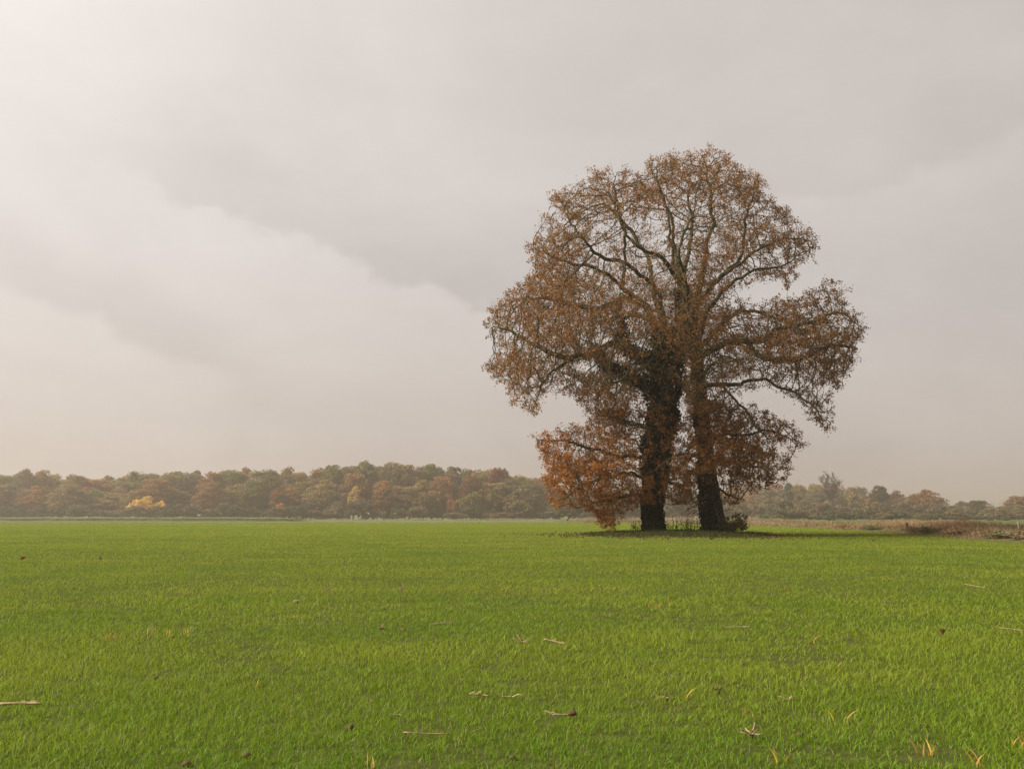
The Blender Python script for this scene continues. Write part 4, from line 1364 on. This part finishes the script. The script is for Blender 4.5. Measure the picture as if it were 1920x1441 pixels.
# ------------------------------------------------------------------ crop residue lying in the wheat
def build_debris():
    r_ = random.Random(11)

    def px_scale(p):
        return F / p[1]
    LIFT = 0.018
    stalks = [  # px, py, length px, angle deg, label
        (38, 1327, 78, -2, 'long straight dry maize stalk lying in the wheat, the thickest of all'),
        (832, 1172, 40, 8, 'curved dry maize stalk on a small hump of wheat'),
        (1042, 1208, 42, -18, 'dry maize stalk with a broken forked end beside a splayed root clump'),
        (898, 1310, 36, -6, 'pale flattened maize stalk in line with a shorter piece'),
        (950, 1314, 18, 0, 'short pale stalk piece in line with a flattened maize stalk'),
        (1052, 1348, 30, 2, 'pale stalk ending in a dark clod of earth'),
        (744, 1348, 26, -4, 'thin dry stalk piece near a bare brown soil patch'),
        (800, 1383, 84, 1, 'very thin long straw half buried in the wheat'),
        (1385, 1180, 46, -3, 'slim pale maize stalk lying alone on smooth wheat'),
        (1827, 1101, 24, -28, 'dark-ended dry stalk lying far out towards the verge'),
        (1850, 1106, 12, -4, 'tiny pale straw next to the dark-ended stalk'),
        (1899, 1184, 42, -10, 'split pale maize stalk near the verge side of the field'),
        (1481, 1319, 28, 9, 'short light brown stalk lying in dense wheat'),
        (896, 1377, 20, 22, 'short pale frayed stalk at the end of a very thin straw'),
        (1265, 1276, 22, 3, 'faint short straw on smooth wheat'),
        (365, 1172, 20, -5, 'faint straw piece near the yellow tufts'),
        (1660, 1131, 16, 0, 'little straw far out in the wheat'),
        (1895, 1142, 14, 4, 'little straw behind the split pale stalk'),
    ]
    for px, py, ln, ang, l in stalks:
        p = on_ground(px, py); L_ = ln / px_scale(p)
        r = (0.009 if 'thickest' in l else 0.0028 if 'thin' in l or 'straw' in l else 0.006)
        a = math.radians(ang)
        # a picture-plane slope on flat ground is mostly depth
        n = 9; t = np.linspace(-0.5, 0.5, n)
        bow = 0.05 * L_ * (1 - (2 * t) ** 2) * r_.choice([-1, 1])
        pts = np.stack([t * L_ * math.cos(a), t * L_ * math.sin(a) * 2.2 + bow, 0.012 + t * math.sin(a) * L_ * 0.4 + t * r_.uniform(-0.05, 0.05) * L_], 1)
        rad = r * (1 + 0.22 * (np.arange(n) % 3 == 0))
        o = empty('maize_stalk', (p[0], p[1], float(gz(p[0], p[1])) + LIFT), l, 'stalk')
        V, f4, f3 = tube(pts, rad, 7)
        obj('stem', mesh('stem', V, [f4, f3], smooth=True), M_STALK, o)
        if r > 0.005:
            for _ in range(2):
                b = pts[r_.choice([0, 3, n - 1])]
                d = np.array([r_.choice([-1, 1]) * r_.uniform(0.5, 1), r_.uniform(-0.4, 0.4), r_.uniform(0.2, 0.7)]); d = d / np.linalg.norm(d) * r_.uniform(0.05, 0.10)
                s_ = np.array([0, 0.006, 0.002])
                V = np.array([b - s_, b + s_, b + d * 0.6 + s_, b + d * 0.6 - s_, b + d + np.array([0, 0, -0.015])])
                obj('husk_strip', mesh('husk_strip', V, [np.array([[0, 1, 2, 3]]), np.array([[3, 2, 4]])]), M_STALK, o)
    clumps = [(978, 1206, 34, 'splayed dry maize root clump, the biggest in the wheat'), (714, 1180, 20, 'small splayed root clump with upright fibres'),
              (757, 1184, 12, 'tiny brown root tuft near a small splayed clump'), (1410, 1384, 44, 'large forked maize root with a bent stalk'),
              (1345, 1299, 24, 'dark root clump half sunk in the wheat'), (1248, 1312, 36, 'flat pale heap of chaff and husk')]
    for px, py, w, l in clumps:
        p = on_ground(px, py); W = w / px_scale(p)
        o = empty('root_clump', (p[0], p[1], float(gz(p[0], p[1])) + LIFT), l, 'root clump')
        dark = 'dark' in l; flat = 'flat' in l
        mt = M_CLOD if dark else M_STALK
        pts = np.array([(0, 0, -0.03), (0.004, 0, 0.0), (0, 0.003, 0.03)])
        V, f4, f3 = tube(pts, [0.012, 0.016, 0.006], 7)
        obj('crown_node', mesh('crown_node', V, [f4, f3]), M_CLOD, o)
        for i in range(9):
            a = i / 9 * 2 * math.pi + r_.uniform(-0.3, 0.3); up = r_.uniform(0.0, 0.25) if flat else r_.uniform(0.1, 0.9)
            d = np.array([math.cos(a), math.sin(a) * 0.8, up]); ln = W * r_.uniform(0.3, 0.62)
            pts = np.stack([np.linspace(0, 1, 4) ** 0.9 * d[k] * ln for k in range(3)], 1); pts[2:, 2] -= ln * 0.10
            V, f4, f3 = tube(pts, [0.006, 0.005, 0.004, 0.0025], 5)
            obj('root', mesh('root', V, [f4, f3]), mt, o)
    tufts = [(282, 1190, 5), (315, 1194, 4), (345, 1190, 5), (485, 1291, 2), (1220, 1138, 3), (1234, 1140, 4), (1253, 1138, 2), (1530, 1205, 3), (1570, 1254, 1),
             (1396, 1344, 2), (1576, 1354, 2), (1741, 1416, 5), (1908, 1404, 5), (691, 1440, 2), (1462, 1430, 3), (222, 1198, 2), (200, 1200, 3), (1825, 1436, 2), (73, 1075, 2),
             (1284, 1312, 1), (1012, 1158, 1), (1470, 1104, 2), (1658, 1087, 2), (1735, 1273, 1)]
    Y_ = np.array([0.55, 0.36, 0.065]); O_ = np.array([0.42, 0.26, 0.08])
    for px, py, nb in tufts:
        p = on_ground(px, py)
        n = nb + 1
        x = rng.normal(0, 0.018, n) + np.linspace(-0.03, 0.03, n) * (nb > 2); y = rng.normal(0, 0.012, n)
        t = rng.random((n, 1))
        V, fs, cc = blades(x, y, np.zeros(n) - 0.01, rng.uniform(0.08, 0.135, n), rng.uniform(0.008, 0.012, n), Y_ * (1 - t) + O_ * t, 3, 0.6)
        o = obj('yellow_blades', mesh('yellow_blades', V, fs, cc), M_WHEAT,
                label='tuft of yellowed blades standing out of the green wheat' if nb > 1 else 'single bright yellow blade standing out of the green wheat', cat='yellow tuft',
                group='yellowed tufts in the wheat' if nb > 1 else 'single yellow blades in the wheat')
        o.location = (p[0], p[1], float(gz(p[0], p[1])))

    def lump(name, px, py, w, mt, l, cat, group=None, flat=0.6, lift=0.03):
        p = on_ground(px, py); W = w / px_scale(p) / 2
        ns, nr = 12, 7
        V = []
        sd_ = r_.randrange(100)
        for i in range(nr + 1):
            ph = math.pi * i / nr
            for j in range(ns):
                th = 2 * math.pi * j / ns
                q = np.array([math.sin(ph) * math.cos(th), math.sin(ph) * math.sin(th), math.cos(ph)])
                k = 0.75 + 0.5 * float(vnoise(q[0] * 2 + 5 + sd_, q[1] * 2 + q[2] * 3, 0.9, 71))
                V.append(q * W * k * np.array([1, 0.9, flat]))
        f = [(i * ns + j, (i + 1) * ns + j, (i + 1) * ns + (j + 1) % ns, i * ns + (j + 1) % ns) for i in range(nr) for j in range(ns)]
        o = obj(name, mesh(name, np.array(V), [np.array(f)], smooth=True), mt, label=l, cat=cat, group=group)
        o.location = (p[0], p[1], float(gz(p[0], p[1])) + lift)
    lump('stone', 555, 1132, 11, M_STONE, 'single pale stone lying in the wheat', 'stone', flat=0.62, lift=0.035)
    lump('earth_clod', 1072, 1351, 17, M_CLOD, 'reddish-brown clod of earth at the end of a pale stalk', 'clod', lift=0.05)
    for px, py, w in ((655, 1368, 18), (292, 1273, 9), (1500, 1381, 14), (1252, 1436, 10), (960, 1424, 12), (462, 1420, 16), (350, 1436, 18)):
        lump('earth_clod', px, py, w, M_CLOD, 'small brown clod of earth in a bare spot of the wheat', 'clod', 'small earth clods', lift=0.015)
    # curled brown leaves blown from the oaks
    for px, py, w, l in ((1768, 1197, 14, 'curled brown oak leaf standing upright in the wheat'), (40, 1053, 12, 'long dark brown leaf lying far out in the wheat'),
                         (187, 1052, 7, 'small dark leaf far out in the wheat'), (610, 1114, 9, 'small curled brown leaf behind the pale stone'),
                         (751, 1112, 10, 'pale curled leaf standing in the wheat')):
        p = on_ground(px, py); W = w / px_scale(p)
        V = []
        for i in range(6):
            t = i / 5
            ww = math.sin(math.pi * (0.1 + 0.85 * t)) * W * 0.42
            z = 0.03 + W * 0.5 * t + 0.02 * math.sin(t * 3)
            V += [(-ww + t * W * 0.4, ww * 0.5, z + ww * 0.3), (t * W * 0.4, 0, z), (ww + t * W * 0.4, ww * 0.5, z + ww * 0.3)]
        f = []
        for i in range(5):
            f += [(i * 3, i * 3 + 1, i * 3 + 4, i * 3 + 3), (i * 3 + 1, i * 3 + 2, i * 3 + 5, i * 3 + 4)]
        c = np.array([0.34, 0.24, 0.14]) if 'pale' in l else np.array([0.13, 0.065, 0.035])
        o = obj('oak_leaf', mesh('oak_leaf', np.array(V), [np.array(f)], np.tile(c, (len(V), 1)), smooth=True), M_OAKLEAF, label=l, cat='leaf')
        o.location = (p[0], p[1], float(gz(p[0], p[1])) + 0.02)


build_debris()

# ------------------------------------------------------------------ haze
def build_haze():
    m, N, L = mat_new('autumn_haze')
    v = N.new('ShaderNodeVolumePrincipled')
    v.inputs['Color'].default_value = (0.80, 0.705, 0.625, 1)
    v.inputs['Density'].default_value = 0.00066
    v.inputs['Anisotropy'].default_value = 0.65
    o = N.new('ShaderNodeOutputMaterial'); L.new(v.outputs[0], o.inputs['Volume'])
    x, y0, z0, z1 = 1560, -1560, -4.0, 30.0
    V = [(-x, y0, z0), (x, y0, z0), (x, x, z0), (-x, x, z0), (-x, y0, z1), (x, y0, z1), (x, x, z1), (-x, x, z1)]
    f = [(3, 2, 1, 0), (4, 5, 6, 7), (0, 1, 5, 4), (1, 2, 6, 5), (2, 3, 7, 6), (3, 0, 4, 7)]
    obj('haze', mesh('haze', np.array(V), [np.array(f)]), m, kind='stuff')


build_haze()
